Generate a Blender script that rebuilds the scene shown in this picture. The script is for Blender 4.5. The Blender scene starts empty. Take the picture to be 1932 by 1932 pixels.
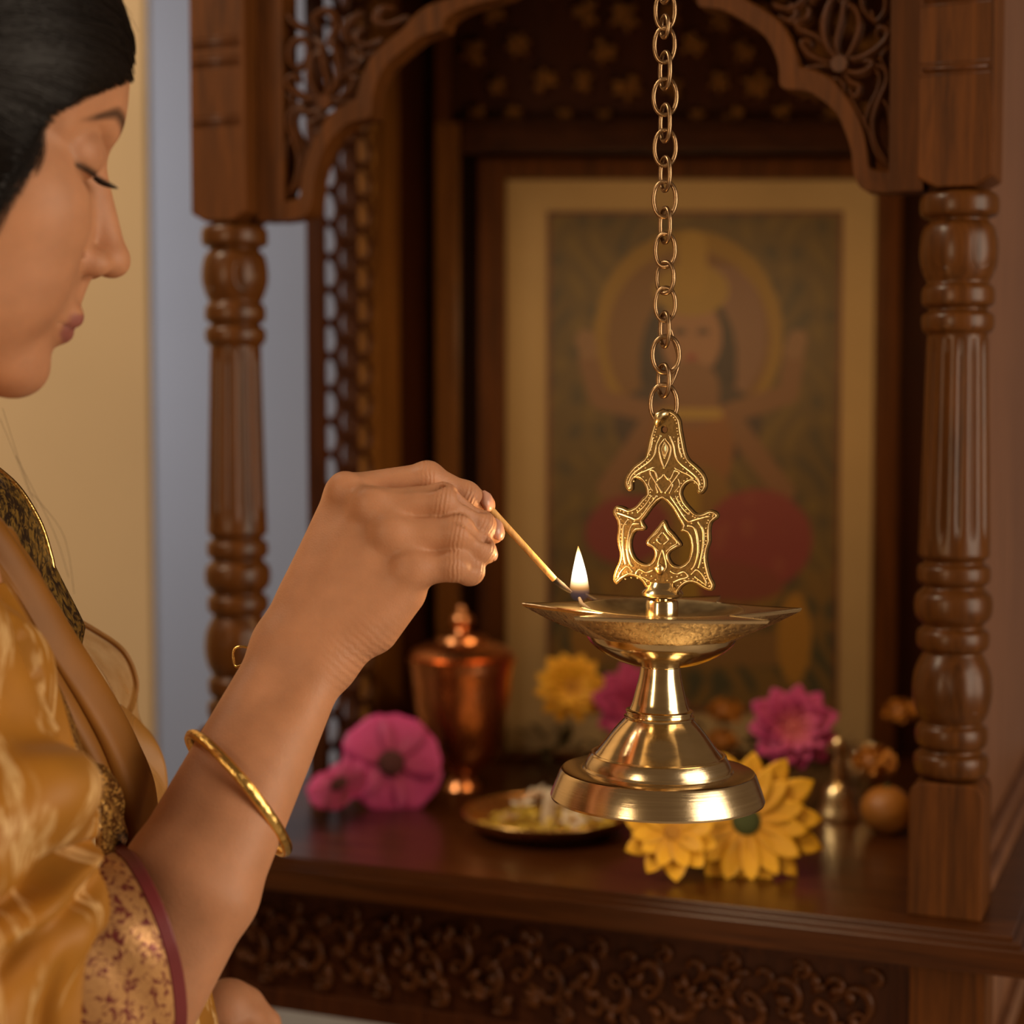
import bpy, bmesh, math, random
import numpy as np
from mathutils import Vector, Matrix
random.seed(7); np.random.seed(7)
C = bpy.context.scene.collection
PI = math.pi

# ------------------------------------------------------------------ camera, world, lights, exposure
F = 3260.0; PITCH = math.radians(3.44); CAMZ = 1.28
cam_d = bpy.data.cameras.new('camera'); cam = bpy.data.objects.new('camera', cam_d); C.objects.link(cam)
cam.location = (0, 0, CAMZ); cam.rotation_euler = (PI/2 - PITCH, 0, 0)
cam_d.sensor_width = 36; cam_d.sensor_fit = 'HORIZONTAL'; cam_d.lens = 36*F/1932
cam_d.clip_start = 0.02
cam_d.dof.use_dof = True; cam_d.dof.focus_distance = 0.99
cam_d.dof.aperture_fstop = (cam_d.lens/1000)/0.0165
sc = bpy.context.scene; sc.camera = cam
sc.view_settings.view_transform = 'Standard'; sc.view_settings.look = 'None'
sc.view_settings.gamma = 1; sc.view_settings.use_curve_mapping = False
sc.view_settings.exposure = 0.28
w = bpy.data.worlds.new('world'); sc.world = w; w.use_nodes = True
w.node_tree.nodes['Background'].inputs[0].default_value = (0.55, 0.33, 0.17, 1)
w.node_tree.nodes['Background'].inputs[1].default_value = 0.17
def area(name, loc, target, sx, sy, power, color):
    l = bpy.data.lights.new(name, 'AREA'); l.shape = 'RECTANGLE'; l.size = sx; l.size_y = sy
    l.energy = power; l.color = color
    o = bpy.data.objects.new(name, l); C.objects.link(o); o.location = loc
    o.rotation_euler = (Vector(target)-Vector(loc)).to_track_quat('-Z', 'Y').to_euler()
    return o
area('window_daylight', (1.70, -0.05, 1.45), (0.08, 1.0, 1.12), 1.2, 1.5, 30, (1.0, 0.82, 0.62))
area('warm_room_lamp', (-1.20, -0.65, 1.38), (0.08, 1.0, 1.12), 0.30, 1.1, 10.5, (1.0, 0.74, 0.46))
area('hall_daylight', (-1.5, 2.75, 1.6), (-0.3, 3.3, 1.3), 0.5, 1.2, 15, (0.92, 0.95, 1.0))
area('shrine_fill', (0.22, 1.36, 1.385), (0.16, 1.75, 1.10), 0.30, 0.03, 0.58, (1.0, 0.62, 0.28))  # added warm fill, out of view under the roof, brightens the print
area('ceiling_lamp', (-1.3, 0.9, 2.7), (-1.2, 2.3, 1.1), 0.6, 0.6, 27, (1.0, 0.82, 0.58))

def P(px, py, Y):
    """point on the sight line of photo pixel (px, py) at distance Y from the camera's wall"""
    a = (px-966)/F; b = (966-py)/F; cp, sp = math.cos(PITCH), math.sin(PITCH)
    s = Y/(cp + b*sp)
    return Vector((a*s, Y, CAMZ + s*(-sp + b*cp)))

# ------------------------------------------------------------------ small helpers
def props(o, label=None, cat=None, group=None, kind=None):
    if label: o['label'] = label
    if cat: o['category'] = cat
    if group: o['group'] = group
    if kind: o['kind'] = kind
    return o
def empty(name, loc, label, cat, group=None, rotz=0):
    o = bpy.data.objects.new(name, None); C.objects.link(o); o.location = loc
    o.rotation_euler = (0, 0, rotz); o.empty_display_size = .02
    return props(o, label, cat, group)
def mesh_obj(name, verts, faces, mat, parent=None, smooth=True, sharp=None, uv=None, world=False):
    me = bpy.data.meshes.new(name)
    v = verts.tolist() if isinstance(verts, np.ndarray) else [tuple(q) for q in verts]
    f = faces.tolist() if isinstance(faces, np.ndarray) else faces
    me.from_pydata(v, [], f); me.update()
    if smooth:
        me.polygons.foreach_set('use_smooth', [True]*len(me.polygons))
        if sharp: me.set_sharp_from_angle(angle=math.radians(sharp))
    if uv is not None:
        l = me.uv_layers.new(name='UVMap')
        idx = np.empty(len(me.loops), dtype=np.int32); me.loops.foreach_get('vertex_index', idx)
        l.data.foreach_set('uv', np.asarray(uv, dtype=np.float32)[idx].ravel())
    mats = mat if isinstance(mat, (list, tuple)) else [mat]
    for m in mats: me.materials.append(m)
    o = bpy.data.objects.new(name, me); C.objects.link(o)
    if parent is not None: o.parent = parent      # vertices are in the parent's space
    return o
class MB:
    """collects shapes into one mesh"""
    def __init__(s): s.v = []; s.f = []; s.u = []
    def add(s, vs, fs, us=None):
        n = len(s.v); s.v += [tuple(q) for q in vs]; s.f += [tuple(i+n for i in f) for f in fs]
        s.u += ([tuple(q) for q in us] if us is not None else [(0, 0)]*len(vs))
    def box(s, lo, hi, bev=0.0):
        bm = bmesh.new(); bmesh.ops.create_cube(bm, size=1)
        for q in bm.verts:
            q.co = Vector([lo[i]+(q.co[i]+.5)*(hi[i]-lo[i]) for i in range(3)])
        if bev: bmesh.ops.bevel(bm, geom=bm.edges[:], offset=bev, segments=2, affect='EDGES', profile=.7)
        bm.verts.index_update()
        s.add([q.co[:] for q in bm.verts], [[q.index for q in f.verts] for f in bm.faces]); bm.free()
    def lathe(s, prof, n=48, c=(0, 0, 0), mod=None, cap=True):
        vs, fs = [], []
        for (r, z) in prof:
            for k in range(n):
                a = 2*PI*k/n; rr = r if mod is None else r*mod(a, z)
                vs.append((c[0]+rr*math.cos(a), c[1]+rr*math.sin(a), c[2]+z))
        for i in range(len(prof)-1):
            for k in range(n):
                k2 = (k+1) % n
                fs.append((i*n+k, i*n+k2, (i+1)*n+k2, (i+1)*n+k))
        if cap:
            fs.append(tuple(range(n))[::-1]); fs.append(tuple((len(prof)-1)*n+k for k in range(n)))
        s.add(vs, fs)
    def tube(s, pts, r, n=8, closed=False, flat=1.0, nrm=None):
        """tube along pts; r number or list; flat squashes along nrm"""
        pts = [Vector(q) for q in pts]; m = len(pts)
        rs = r if hasattr(r, '__len__') else [r]*m
        vs, fs = [], []; up = None
        for i, q in enumerate(pts):
            a = pts[(i-1) % m] if (closed or i > 0) else q
            b = pts[(i+1) % m] if (closed or i < m-1) else q
            t = (b-a); t = t.normalized() if t.length > 1e-9 else Vector((0, 0, 1))
            if nrm is not None: x = Vector(nrm)
            else:
                x = up if up is not None else (Vector((0, 0, 1)) if abs(t.z) < .9 else Vector((1, 0, 0)))
            x = x - t*x.dot(t); x = x.normalized() if x.length > 1e-9 else t.orthogonal().normalized()
            up = x; y = t.cross(x)
            for k in range(n):
                an = 2*PI*k/n
                vs.append(q + x*(rs[i]*flat*math.cos(an)) + y*(rs[i]*math.sin(an)))
        seg = m if closed else m-1
        for i in range(seg):
            j = (i+1) % m
            for k in range(n):
                k2 = (k+1) % n
                fs.append((i*n+k, i*n+k2, j*n+k2, j*n+k))
        if not closed:
            fs.append(tuple(range(n))[::-1]); fs.append(tuple((m-1)*n+k for k in range(n)))
        s.add(vs, fs)
    def xf(s, M):
        s.v = [tuple(M @ Vector(q)) for q in s.v]; return s
    def build(s, name, mat, parent=None, smooth=True, sharp=None, uv=False):
        return mesh_obj(name, s.v, s.f, mat, parent, smooth, sharp, s.u if uv else None, world=False)
def spline(pts, n=8, closed=False):
    """Catmull-Rom through pts (any dimension)"""
    p = np.asarray(pts, float); m = len(p); out = []
    segs = m if closed else m-1
    for i in range(segs):
        if closed: a, b, c, d = p[(i-1) % m], p[i], p[(i+1) % m], p[(i+2) % m]
        else: a, b, c, d = p[max(i-1, 0)], p[i], p[i+1], p[min(i+2, m-1)]
        for k in range(n):
            t = k/n
            out.append(.5*((2*b)+(-a+c)*t+(2*a-5*b+4*c-d)*t*t+(-a+3*b-3*c+d)*t**3))
    if not closed: out.append(p[-1])
    return np.array(out)
def local(parent, verts):
    M = (Matrix.Translation(parent.location) @ parent.rotation_euler.to_matrix().to_4x4()).inverted()
    return [tuple(M @ Vector(q)) for q in verts]

# ------------------------------------------------------------------ materials
def mat(name):
    m = bpy.data.materials.new(name); m.use_nodes = True
    nt = m.node_tree; return m, nt, nt.nodes['Principled BSDF']
def N(nt, t, **kw):
    n = nt.nodes.new(t)
    for k, v in kw.items():
        if k.startswith('i_'): n.inputs[int(k[2:]) if k[2:].isdigit() else k[2:].replace('_', ' ')].default_value = v
        else: setattr(n, k, v)
    return n
def coord(nt, kind='Object', scale=(1, 1, 1), rot=(0, 0, 0)):
    tc = N(nt, 'ShaderNodeTexCoord'); mp = N(nt, 'ShaderNodeMapping')
    mp.inputs['Scale'].default_value = scale; mp.inputs['Rotation'].default_value = rot
    nt.links.new(tc.outputs[kind], mp.inputs[0]); return mp.outputs[0]
def noise(nt, vec, scale, detail=3, rough=.5, dist=0):
    n = N(nt, 'ShaderNodeTexNoise'); n.inputs['Scale'].default_value = scale; n.inputs['Detail'].default_value = detail
    n.inputs['Roughness'].default_value = rough; n.inputs['Distortion'].default_value = dist
    nt.links.new(vec, n.inputs['Vector']); return n.outputs['Fac']
def ramp(nt, fac, stops, interp='LINEAR'):
    r = N(nt, 'ShaderNodeValToRGB'); r.color_ramp.interpolation = interp
    e = r.color_ramp.elements
    while len(e) < len(stops): e.new(.5)
    for q, (p, c) in zip(e, stops):
        q.position = p; q.color = (*c, 1) if len(c) == 3 else c
    nt.links.new(fac, r.inputs[0]); return r.outputs[0]
def bump(nt, b, height, strength=.3, dist=.002):
    n = N(nt, 'ShaderNodeBump'); n.inputs['Strength'].default_value = strength; n.inputs['Distance'].default_value = dist
    nt.links.new(height, n.inputs['Height']); nt.links.new(n.outputs[0], b.inputs['Normal']); return n
def plain(name, col, rough=.5, metal=0, spec=.5, bumps=None, vary=.12, vscale=30, coat=0):
    m, nt, b = mat(name)
    v = coord(nt); f = noise(nt, v, vscale, 4)
    c = ramp(nt, f, [(.3, [q*(1-vary) for q in col]), (.7, [min(1, q*(1+vary)) for q in col])])
    nt.links.new(c, b.inputs['Base Color']); b.inputs['Roughness'].default_value = rough
    b.inputs['Metallic'].default_value = metal; b.inputs['Specular IOR Level'].default_value = spec
    b.inputs['Coat Weight'].default_value = coat
    if bumps: bump(nt, b, noise(nt, v, bumps[0], 4), bumps[1], bumps[2] if len(bumps) > 2 else .001)
    return m
def wood(name, dark, light, axis=2, rough=.38, coat=.25, scale=14):
    m, nt, b = mat(name)
    s = [6.0, 6.0, 6.0]; s[axis] = .35
    v = coord(nt, 'Object', tuple(s))
    f1 = noise(nt, v, scale, 6, .62, 1.2)
    f2 = noise(nt, v, scale*5, 3, .6, .3)
    mx = N(nt, 'ShaderNodeMath', operation='MULTIPLY_ADD'); mx.inputs[1].default_value = .35
    nt.links.new(f2, mx.inputs[0]); nt.links.new(f1, mx.inputs[2])
    c = ramp(nt, mx.outputs[0], [(.42, dark), (.60, [(a+q)/2 for a, q in zip(dark, light)]), (.82, light)])
    nt.links.new(c, b.inputs['Base Color']); b.inputs['Roughness'].default_value = rough
    b.inputs['Specular IOR Level'].default_value = .16; b.inputs['Coat Weight'].default_value = coat; b.inputs['Coat Roughness'].default_value = .22
    bump(nt, b, mx.outputs[0], .12, .002); return m
def metal(name, col, rough=.2, brush=None, bscale=60, bstr=.1, mottled=.1):
    m, nt, b = mat(name); b.inputs['Metallic'].default_value = 1
    v = coord(nt, 'Object', brush or (1, 1, 1)); f = noise(nt, v, bscale, 5, .6)
    c = ramp(nt, f, [(.3, [q*(1-mottled) for q in col]), (.7, [min(1, q*(1+mottled*.6)) for q in col])])
    nt.links.new(c, b.inputs['Base Color'])
    r = N(nt, 'ShaderNodeMapRange'); r.inputs['To Min'].default_value = rough*.75; r.inputs['To Max'].default_value = rough*1.3
    nt.links.new(f, r.inputs[0]); nt.links.new(r.outputs[0], b.inputs['Roughness'])
    bump(nt, b, f, bstr, .001); return m

W_V = wood('wood_upright', (.030, .009, .0015), (.116, .035, .005), 2, rough=.55, coat=0)
W_T = wood('wood_turned', (.030, .009, .0015), (.104, .034, .006), 2, rough=.36, coat=.2)
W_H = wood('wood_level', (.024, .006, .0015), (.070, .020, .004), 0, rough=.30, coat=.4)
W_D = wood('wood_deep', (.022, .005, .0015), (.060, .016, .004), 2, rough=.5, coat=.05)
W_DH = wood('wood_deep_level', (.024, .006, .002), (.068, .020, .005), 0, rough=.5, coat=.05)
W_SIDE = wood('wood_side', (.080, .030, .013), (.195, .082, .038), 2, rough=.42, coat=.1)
W_CARVE = wood('wood_carved', (.032, .009, .002), (.092, .028, .006), 2, rough=.45, coat=.08)
BRASS = metal('brass_polished', (.84, .66, .38), .15, (1, 1, 6), 40, .04)
BRASS_SPUN = metal('brass_spun', (.80, .64, .40), .19, (.6, .6, 40), 25, .12)
BRASS_CAST = metal('brass_cast', (.78, .59, .31), .28, None, 160, .1, .2)
BRASS_OLD = metal('brass_patina', (.17, .10, .035), .46, None, 500, .4, .35)
BRASS_WELL = metal('brass_well', (.84, .65, .36), .34, None, 90, .2, .1)
BRASS_HAMMER = metal('brass_scratched', (.76, .57, .31), .27, (1, 1, .25), 300, .75, .2)
CHAIN_M = metal('chain_metal', (.37, .23, .12), .33, None, 200, .2, .25)
COPPER = metal('copper', (.72, .30, .12), .27, (1, 1, .3), 50, .1)
GOLD = metal('gold', (.95, .62, .20), .22, None, 420, .35, .12)
# ------------------------------------------------------------------ the room
def quad(name, pts, m): return mesh_obj(name, pts, [(0, 1, 2, 3)], m, smooth=False)
def boxobj(name, lo, hi, m, parent=None, bev=0.0):
    b = MB(); b.box(lo, hi, bev); return b.build(name, m, parent, smooth=False)
M_BEIGE = plain('wall_paint_beige', (.56, .40, .235), .8, vary=.05, vscale=3, bumps=(180, .08))
M_BLUE = plain('wall_daylight_tint', (.255, .255, .285), .8, vary=.05, vscale=2, bumps=(180, .08))  # cool daylight on a white wall, put into the wall's colour
M_FLOOR = plain('floor_stone', (.33, .27, .21), .5, vary=.1, vscale=4)
M_BASE = plain('baseboard_paint', (.42, .36, .29), .6, vary=.05)
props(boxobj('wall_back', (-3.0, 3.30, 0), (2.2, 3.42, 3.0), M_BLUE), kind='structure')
props(boxobj('wall_left', (-3.0, 2.30, 0), (-0.482, 2.33, 3.0), M_BEIGE), kind='structure')
props(boxobj('baseboard_back', (-3.0, 3.28, 0), (2.2, 3.30, .15), M_BASE), kind='structure')
props(boxobj('floor', (-3.0, -2.0, -.05), (2.2, 3.42, 0), M_FLOOR), kind='structure')

# ------------------------------------------------------------------ the home shrine
PSI = math.radians(22)
DX = Vector((math.cos(PSI), -math.sin(PSI), 0)); DY = Vector((math.sin(PSI), math.cos(PSI), 0))
ZS = P(1815, 1735, 1.19).z                      # shelf height
PO = P(1790, 1735, 1.215); O = Vector((PO.x, PO.y, ZS))
shrine = empty('home_shrine', (O.x, O.y, 0), 'dark carved wooden home shrine with turned columns and scalloped arch brackets', 'shrine', rotz=-PSI)
def fl(px, py, yl=0.0):
    """photo pixel to shrine-local (x, z) on the vertical plane local y = yl; z above shelf"""
    a = P(px, py, 1.0) - cam.location
    o0 = O + DY*yl
    t = (o0 - cam.location).dot(DY)/a.dot(DY)
    q = cam.location + a*t
    return (q - O).dot(DX), q.z - ZS
XL = fl(446, 800)[0]                            # left post centre
TOP = fl(1770, -260)[1]                          # underside of the lintel
def L(v): return Vector((v[0], v[1], v[2]+ZS))
HB = 0.0255
def zr(py): return fl(1790, py)[1]
# column profile traced along the right post
pr = [(58, 364), (71, 372), (74, 391), (71, 408), (57, 414), (55, 420), (66, 432), (71, 460), (71, 490), (64, 520), (59, 531), (59, 537),
      (66, 545), (68, 560), (66, 575), (56, 582), (56, 588), (66, 595), (68, 610), (65, 624), (57, 631), (56, 640)]
pr2 = [(67, 1040), (66, 1048), (57, 1056), (57, 1062), (67, 1068), (69, 1082), (67, 1096), (57, 1104), (60, 1111), (71, 1122), (74, 1143), (70, 1163), (58, 1176),
       (58, 1183), (67, 1190), (69, 1205), (66, 1220), (56, 1228), (60, 1238), (70, 1262), (74, 1300), (70, 1335), (62, 1354), (58, 1362), (67, 1370), (69, 1387),
       (66, 1402), (58, 1408), (58, 1415), (69, 1422), (71, 1438), (68, 1454), (60, 1462)]
S_ = 1.215/F*0.985
def column_parts(xc, parent):
    def prof(lst): return [(r*S_, zr(y)) for r, y in lst][::-1]
    def petals(a, z):
        y0, y1, y2, y3 = zr(530), zr(422), zr(1356), zr(1238)
        if y0 < z < y1: t = (z-y0)/(y1-y0); return 1+.035*abs(math.sin(3*a))*math.sin(PI*t)
        if y2 < z < y3: t = (z-y2)/(y3-y2); return 1+.035*abs(math.sin(4*a))*math.sin(PI*t)
        return 1
    def dense(lst):
        q = spline(lst, 3); return [tuple(v) for v in q]
    for lst, y0, y1, na, R in ((pr, 432, 520, 6, 70.5), (pr2, 1250, 1345, 6, 72.5)):
        m = MB(); m.lathe(prof(dense(lst)), 72, (xc, 0, ZS), petals)     # carved ovals on the bulbs
        zc = (zr(y0)+zr(y1))/2; hz = (zr(y0)-zr(y1))/2*.78
        for k in range(na):
            a0 = 2*PI*k/na - PI/2 - .25
            pts = []
            for j in range(20):
                t = 2*PI*j/20; aa = a0 + .30*math.cos(t); rr = (R - 5*abs(math.sin(t))**2)*S_
                pts.append((xc+rr*math.cos(aa), rr*math.sin(aa), ZS+zc+hz*math.sin(t)))
            m.tube(pts, .0011, 6, True)
        m.build('turned_rings', W_T, parent, sharp=50)
    f = MB(); n = 144; pf = []
    y_top, y_bot = 640, 1040
    for i in range(25):
        t = i/24; y = y_bot+(y_top-y_bot)*t; pf.append(((67-10*t)*S_, zr(y), t))
    def flute(a, z):
        t = (z-zr(y_bot))/(zr(y_top)-zr(y_bot)); d = 1
        if t < .10: d = max(0, (t-.04)/.06)
        if t > .975: d = max(0, (1-t)/.025)
        c = abs(math.sin(7*a)); return 1 - .085*d*(1-c)**1.5
    f.lathe([(r, z) for r, z, _ in pf], n, (xc, 0, ZS), flute)
    f.build('fluted_shaft', W_T, parent, sharp=60)
def arch_block(xc, z0, z1, parent, name, arch_top=True):
    """square block whose end next to the column is rounded over"""
    m = MB(); h = HB; rr = .010
    pts = []
    if arch_top: pts = [(-h, z0), (h, z0), (h, z1-rr)] + [(h-rr+rr*math.cos(a), z1-rr+rr*math.sin(a)) for a in np.linspace(.2, PI/2, 6)] + \
        [(-h+rr+rr*math.cos(a), z1-rr+rr*math.sin(a)) for a in np.linspace(PI/2, PI-.2, 6)] + [(-h, z1-rr)]
    else: pts = [(-h, z1), (-h, z0+.007)] + [(-h+.5*h*t, z0+.007*(1-t)) for t in (.5, 1)] + [(h-.5*h*t, z0+.007*(1-t)) for t in (1, .5)] + [(h, z0+.007), (h, z1)]
    n = len(pts)
    bev = .0015
    vs = [(xc+x, -h, ZS+z) for x, z in pts] + [(xc+x, h, ZS+z) for x, z in pts]
    m.add(vs, [tuple(range(n)), tuple(range(2*n-1, n-1, -1))] + [(i, i+n, (i+1) % n+n, (i+1) % n) for i in range(n)])
    o = m.build(name, W_V, parent, smooth=False)
    b = o.modifiers.new('bevel', 'BEVEL'); b.width = bev; b.segments = 2
    return o
for k, xc in enumerate((0.0, XL)):
    post = bpy.data.objects.new('front_post', None); C.objects.link(post); post.parent = shrine
    column_parts(xc, post)
    arch_block(xc, 0, zr(1466), post, 'base_block')
    cb = arch_block(xc, zr(361), TOP, post, 'capital_block', False)
    for y in (12, 142, -30):                    # rounded beads let into the block face
        z = zr(y); g = MB()
        g.tube([(xc-HB*.88, -HB, ZS+z), (xc+HB*.80, -HB, ZS+z)], .0021, 8)
        for dz in (.0042, -.0042): g.tube([(xc-HB*.98, -HB+.0004, ZS+z+dz), (xc+HB*.86, -HB+.0004, ZS+z+dz)], .0008, 6)
        g.build('bead_moulding', W_CARVE, post)

# scalloped arch brackets
def zb(x, y): return fl(1300+x*.3271, y*.3271)
outer = [(50, -8), (62, 40), (200, 60), (330, 130), (440, 210), (500, 310), (525, 400), (530, 490), (560, 515), (680, 525), (760, 570), (850, 650), (900, 750), (940, 870), (950, 980), (975, 1060), (1035, 1105), (1240, 1112)]
inner = [(330, -8), (430, 50), (540, 130), (600, 230), (640, 310), (645, 375), (720, 400), (830, 450), (920, 560), (980, 660), (1020, 760), (1045, 900), (1062, 970), (1165, 985)]
def bracket(mirror):
    br = bpy.data.objects.new('arch_bracket', None); C.objects.link(br); br.parent = shrine
    x_att = zb(1240, 500)[0]
    def T(x, y):
        X, Z = zb(x, y)
        if mirror: X = XL + HB + (-(HB) - X)
        return X, Z
    # extend the curve upwards past the picture's top edge to the lintel
    up_o = [(-640, -800), (-560, -640), (-520, -470), (-470, -300), (-420, -150), (-330, -90), (-160, -75), (-30, -55)]
    up_i = [(-520, -800), (-440, -620), (-390, -450), (-330, -300), (-250, -190), (-60, -150), (150, -130), (260, -70)]
    A = spline([T(*q) for q in up_o] + [T(*q) for q in outer], 4)
    B = spline([T(*q) for q in up_i] + [T(*q) for q in inner], 4)
    def resamp(c, n):
        d = np.r_[0, np.cumsum(np.linalg.norm(np.diff(c, axis=0), axis=1))]
        t = np.linspace(0, d[-1], n); return np.c_[np.interp(t, d, c[:, 0]), np.interp(t, d, c[:, 1])]
    # pair points of the two curves by nearest inner point going on monotonically
    A = resamp(A, 130); Bd = resamp(B, 600); j = 0; Bp = []
    for q in A:
        seg = Bd[j:j+60]
        if len(seg) == 0: Bp.append(Bd[-1]); continue
        d = np.linalg.norm(seg-q, axis=1); j += int(np.argmin(d)); Bp.append(Bd[min(j, 599)])
    Bp = np.array(Bp); m = MB(); y0, y1 = -.004, .020
    vs = []; n = len(A)
    for i in range(n):
        o, e = A[i], Bp[i]; c = e + (o-e)*.12
        vs += [(o[0], y0+.001, ZS+o[1]), (c[0], y0, ZS+c[1]), (e[0], y0+.003, ZS+e[1]), (e[0], y1, ZS+e[1]), (o[0], y1, ZS+o[1])]
    fs = []
    for i in range(n-1):
        for k in range(5): fs.append((i*5+k, i*5+(k+1) % 5, (i+1)*5+(k+1) % 5, (i+1)*5+k))
    m.add(vs, fs); m.build('scalloped_border', W_V, br, sharp=40)
    s_ = MB(); xa, _ = T(1165, 500); xb, _ = T(1242, 500)
    xb = XL+HB-.001 if mirror else -HB+.001
    s_.box((min(xa, xb), y0-.001, ZS+T(1200, 1110)[1]), (max(xa, xb), y1, ZS+TOP), .001); s_.build('edge_strip', W_V, br, smooth=False)
    # pierced foliage: tapering grooved leaves
    leaves = [
        ([(868, 350), (800, 270), (775, 150), (800, 40), (850, -60)], 30), ([(880, 350), (850, 250), (880, 120), (900, 10), (960, -70)], 26),
        ([(900, 345), (950, 260), (985, 150), (965, 60), (900, 10)], 28), ([(930, 340), (1020, 320), (1120, 250), (1150, 180), (1095, 160), (1080, 210)], 30),
        ([(860, 360), (770, 350), (690, 310), (650, 250), (690, 235), (710, 270)], 26), ([(860, 340), (760, 230), (690, 190), (640, 170), (620, 130), (680, 100), (690, 40)], 24),
        ([(1060, 110), (1010, 60), (1000, -20), (1060, -80), (1130, -40), (1130, 60), (1075, 120), (1050, 60)], 24),
        ([(870, 380), (940, 420), (1020, 410), (1060, 360), (1000, 350)], 28), ([(880, 390), (930, 470), (985, 500), (960, 560), (925, 520)], 24),
        ([(1060, 370), (1130, 400), (1140, 480), (1090, 600), (1060, 720), (1085, 840), (1140, 930)], 28),
        ([(1060, 380), (1100, 440), (1090, 520), (1040, 620), (1020, 700), (1060, 800)], 20), ([(930, 560), (990, 660), (1040, 760), (1080, 880), (1150, 960)], 22),
        ([(480, 20), (560, 50), (640, 20), (660, -40), (600, -70)], 24), ([(520, 90), (590, 120), (620, 60), (580, 20)], 20),
        ([(700, 20), (740, -60), (700, -140), (610, -170)], 26), ([(300, -90), (420, -60), (520, -100), (480, -170), (400, -160)], 26),
        ([(1150, 420), (1110, 330), (1165, 260)], 18), ([(870, 0), (800, -120), (860, -230), (960, -200), (930, -120)], 26), ([(1000, -120), (1100, -180), (1150, -260)], 24),
        ([(650, 400), (760, 380), (860, 390)], 16), ([(820, 450), (880, 470), (900, 540)], 16), ([(1100, 560), (1150, 620), (1155, 720)], 16)]
    lf = MB()
    for pts, wd in leaves:
        c = spline([T(*q) for q in pts], 6); n = len(c)
        for off, sc_, dy in ((0, 1, .006), (0, .42, -.0005)):
            rs = [(.25+.75*math.sin(PI*(.12+.8*i/(n-1)))**.8)*wd*.3271*S_*1.12*sc_ for i in range(n)]
            lf.tube([(q[0], dy-.002*math.sin(PI*i/(n-1)), ZS+q[1]) for i, q in enumerate(c)], rs, 8, flat=.75 if sc_ == 1 else .9, nrm=(0, 1, 0))
    lf.tube([(T(870, 370)[0], .002, ZS+T(870, 370)[1]), (T(870, 371)[0], -.004, ZS+T(870, 371)[1])], .006, 10)
    lf.build('carved_foliage', W_CARVE, br, sharp=70)
bracket(False); bracket(True)

# shelf slab, apron, sides, legs: shrine-local coordinates
sx0, sx1, sy0, sy1 = XL-.075, .062, -.062, .60
m = MB()
m.box((sx0, sy0, ZS-.0245), (sx1, sy1, ZS-.006), .0012)
m.box((sx0+.007, sy0+.007, ZS-.007), (sx1-.007, sy1-.007, ZS-.003), .001)
m.box((sx0+.013, sy0+.013, ZS-.004), (sx1-.013, sy1-.013, ZS), .001)
m.build('shelf_board', W_H, shrine, smooth=False)
ax0, ax1, ay0 = XL-.05, .030, -.034
zt, zb_ = ZS-.0245, ZS-.128
for x0, x1, ya, yb in ((ax1-.052, ax1, ay0, ay0+.05), (ax0, ax0+.052, ay0, ay0+.05), (ax1-.052, ax1, .50, .55), (ax0, ax0+.052, .50, .55)):
    b = MB(); b.box((x0, ya, 0), (x1, yb, zt), .002); b.build('corner_leg', W_DH if x0 < -.3 else W_V, shrine, smooth=False)
b = MB(); b.box((ax0+.05, ay0+.008, zb_-.004), (ax1-.05, ay0+.03, zt), .001)
b.box((ax0+.05, ay0+.001, zb_-.004), (ax1-.05, ay0+.01, zb_+.012), .001); b.box((ax0+.05, ay0+.001, zt-.014), (ax1-.05, ay0+.01, zt-.001), .001)
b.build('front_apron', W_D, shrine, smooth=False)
b = MB(); b.box((ax1-.028, ay0+.05, zb_-.004), (ax1-.006, .50, zt), .001); b.box((ax1-.012, ay0+.05, zb_-.006), (ax1+.001, .50, zb_+.014), .001)
b.build('side_apron', W_SIDE, shrine, smooth=False)
# carved scrolls on the apron
random.seed(11); cv = MB(); xa, xb = ax0+.075, ax1-.07; zc = (zt+zb_)/2
def scroll(x, z, r, d, turn, y, thick):
    pts = []; n = 26
    for i in range(n):
        t = i/(n-1); a = d + turn*t*4.6; rr = r*(1-.86*t)
        pts.append((x+rr*math.cos(a), y, z+rr*math.sin(a)))
    cv.tube(pts, [thick*(.5+.6*math.sin(PI*(i+2)/(n+3))) for i in range(n)], 7)
k = 0; x = xa
while x < xb:
    s_ = 1 if k % 2 else -1
    scroll(x, zc+s_*.011, .019, -s_*PI/2, s_, ay0+.006, .0036)
    scroll(x+.012, zc-s_*.020, .011, s_*PI/2, -s_, ay0+.006, .003)
    scroll(x-.008, zc-s_*.026, .008, s_*2, s_, ay0+.006, .0026)
    scroll(x+.016, zc+s_*.027, .009, s_*2.4, -s_, ay0+.005, .0026)
    scroll(x+.004, zc-s_*.004, .007, s_*.5, s_, ay0+.005, .0024)
    for q in range(4):
        a = random.uniform(0, 6.3); px_, pz_ = x+random.uniform(-.012, .014), zc+random.uniform(-.026, .026)
        cv.tube([(px_, ay0+.006, pz_), (px_+.007*math.cos(a), ay0+.003, pz_+.007*math.sin(a)), (px_+.014*math.cos(a+.5), ay0+.007, pz_+.014*math.sin(a+.5))], [.002, .0042, .001], 7)
    x += .026; k += 1
cv.build('carved_apron_panel', W_CARVE, shrine)

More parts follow.
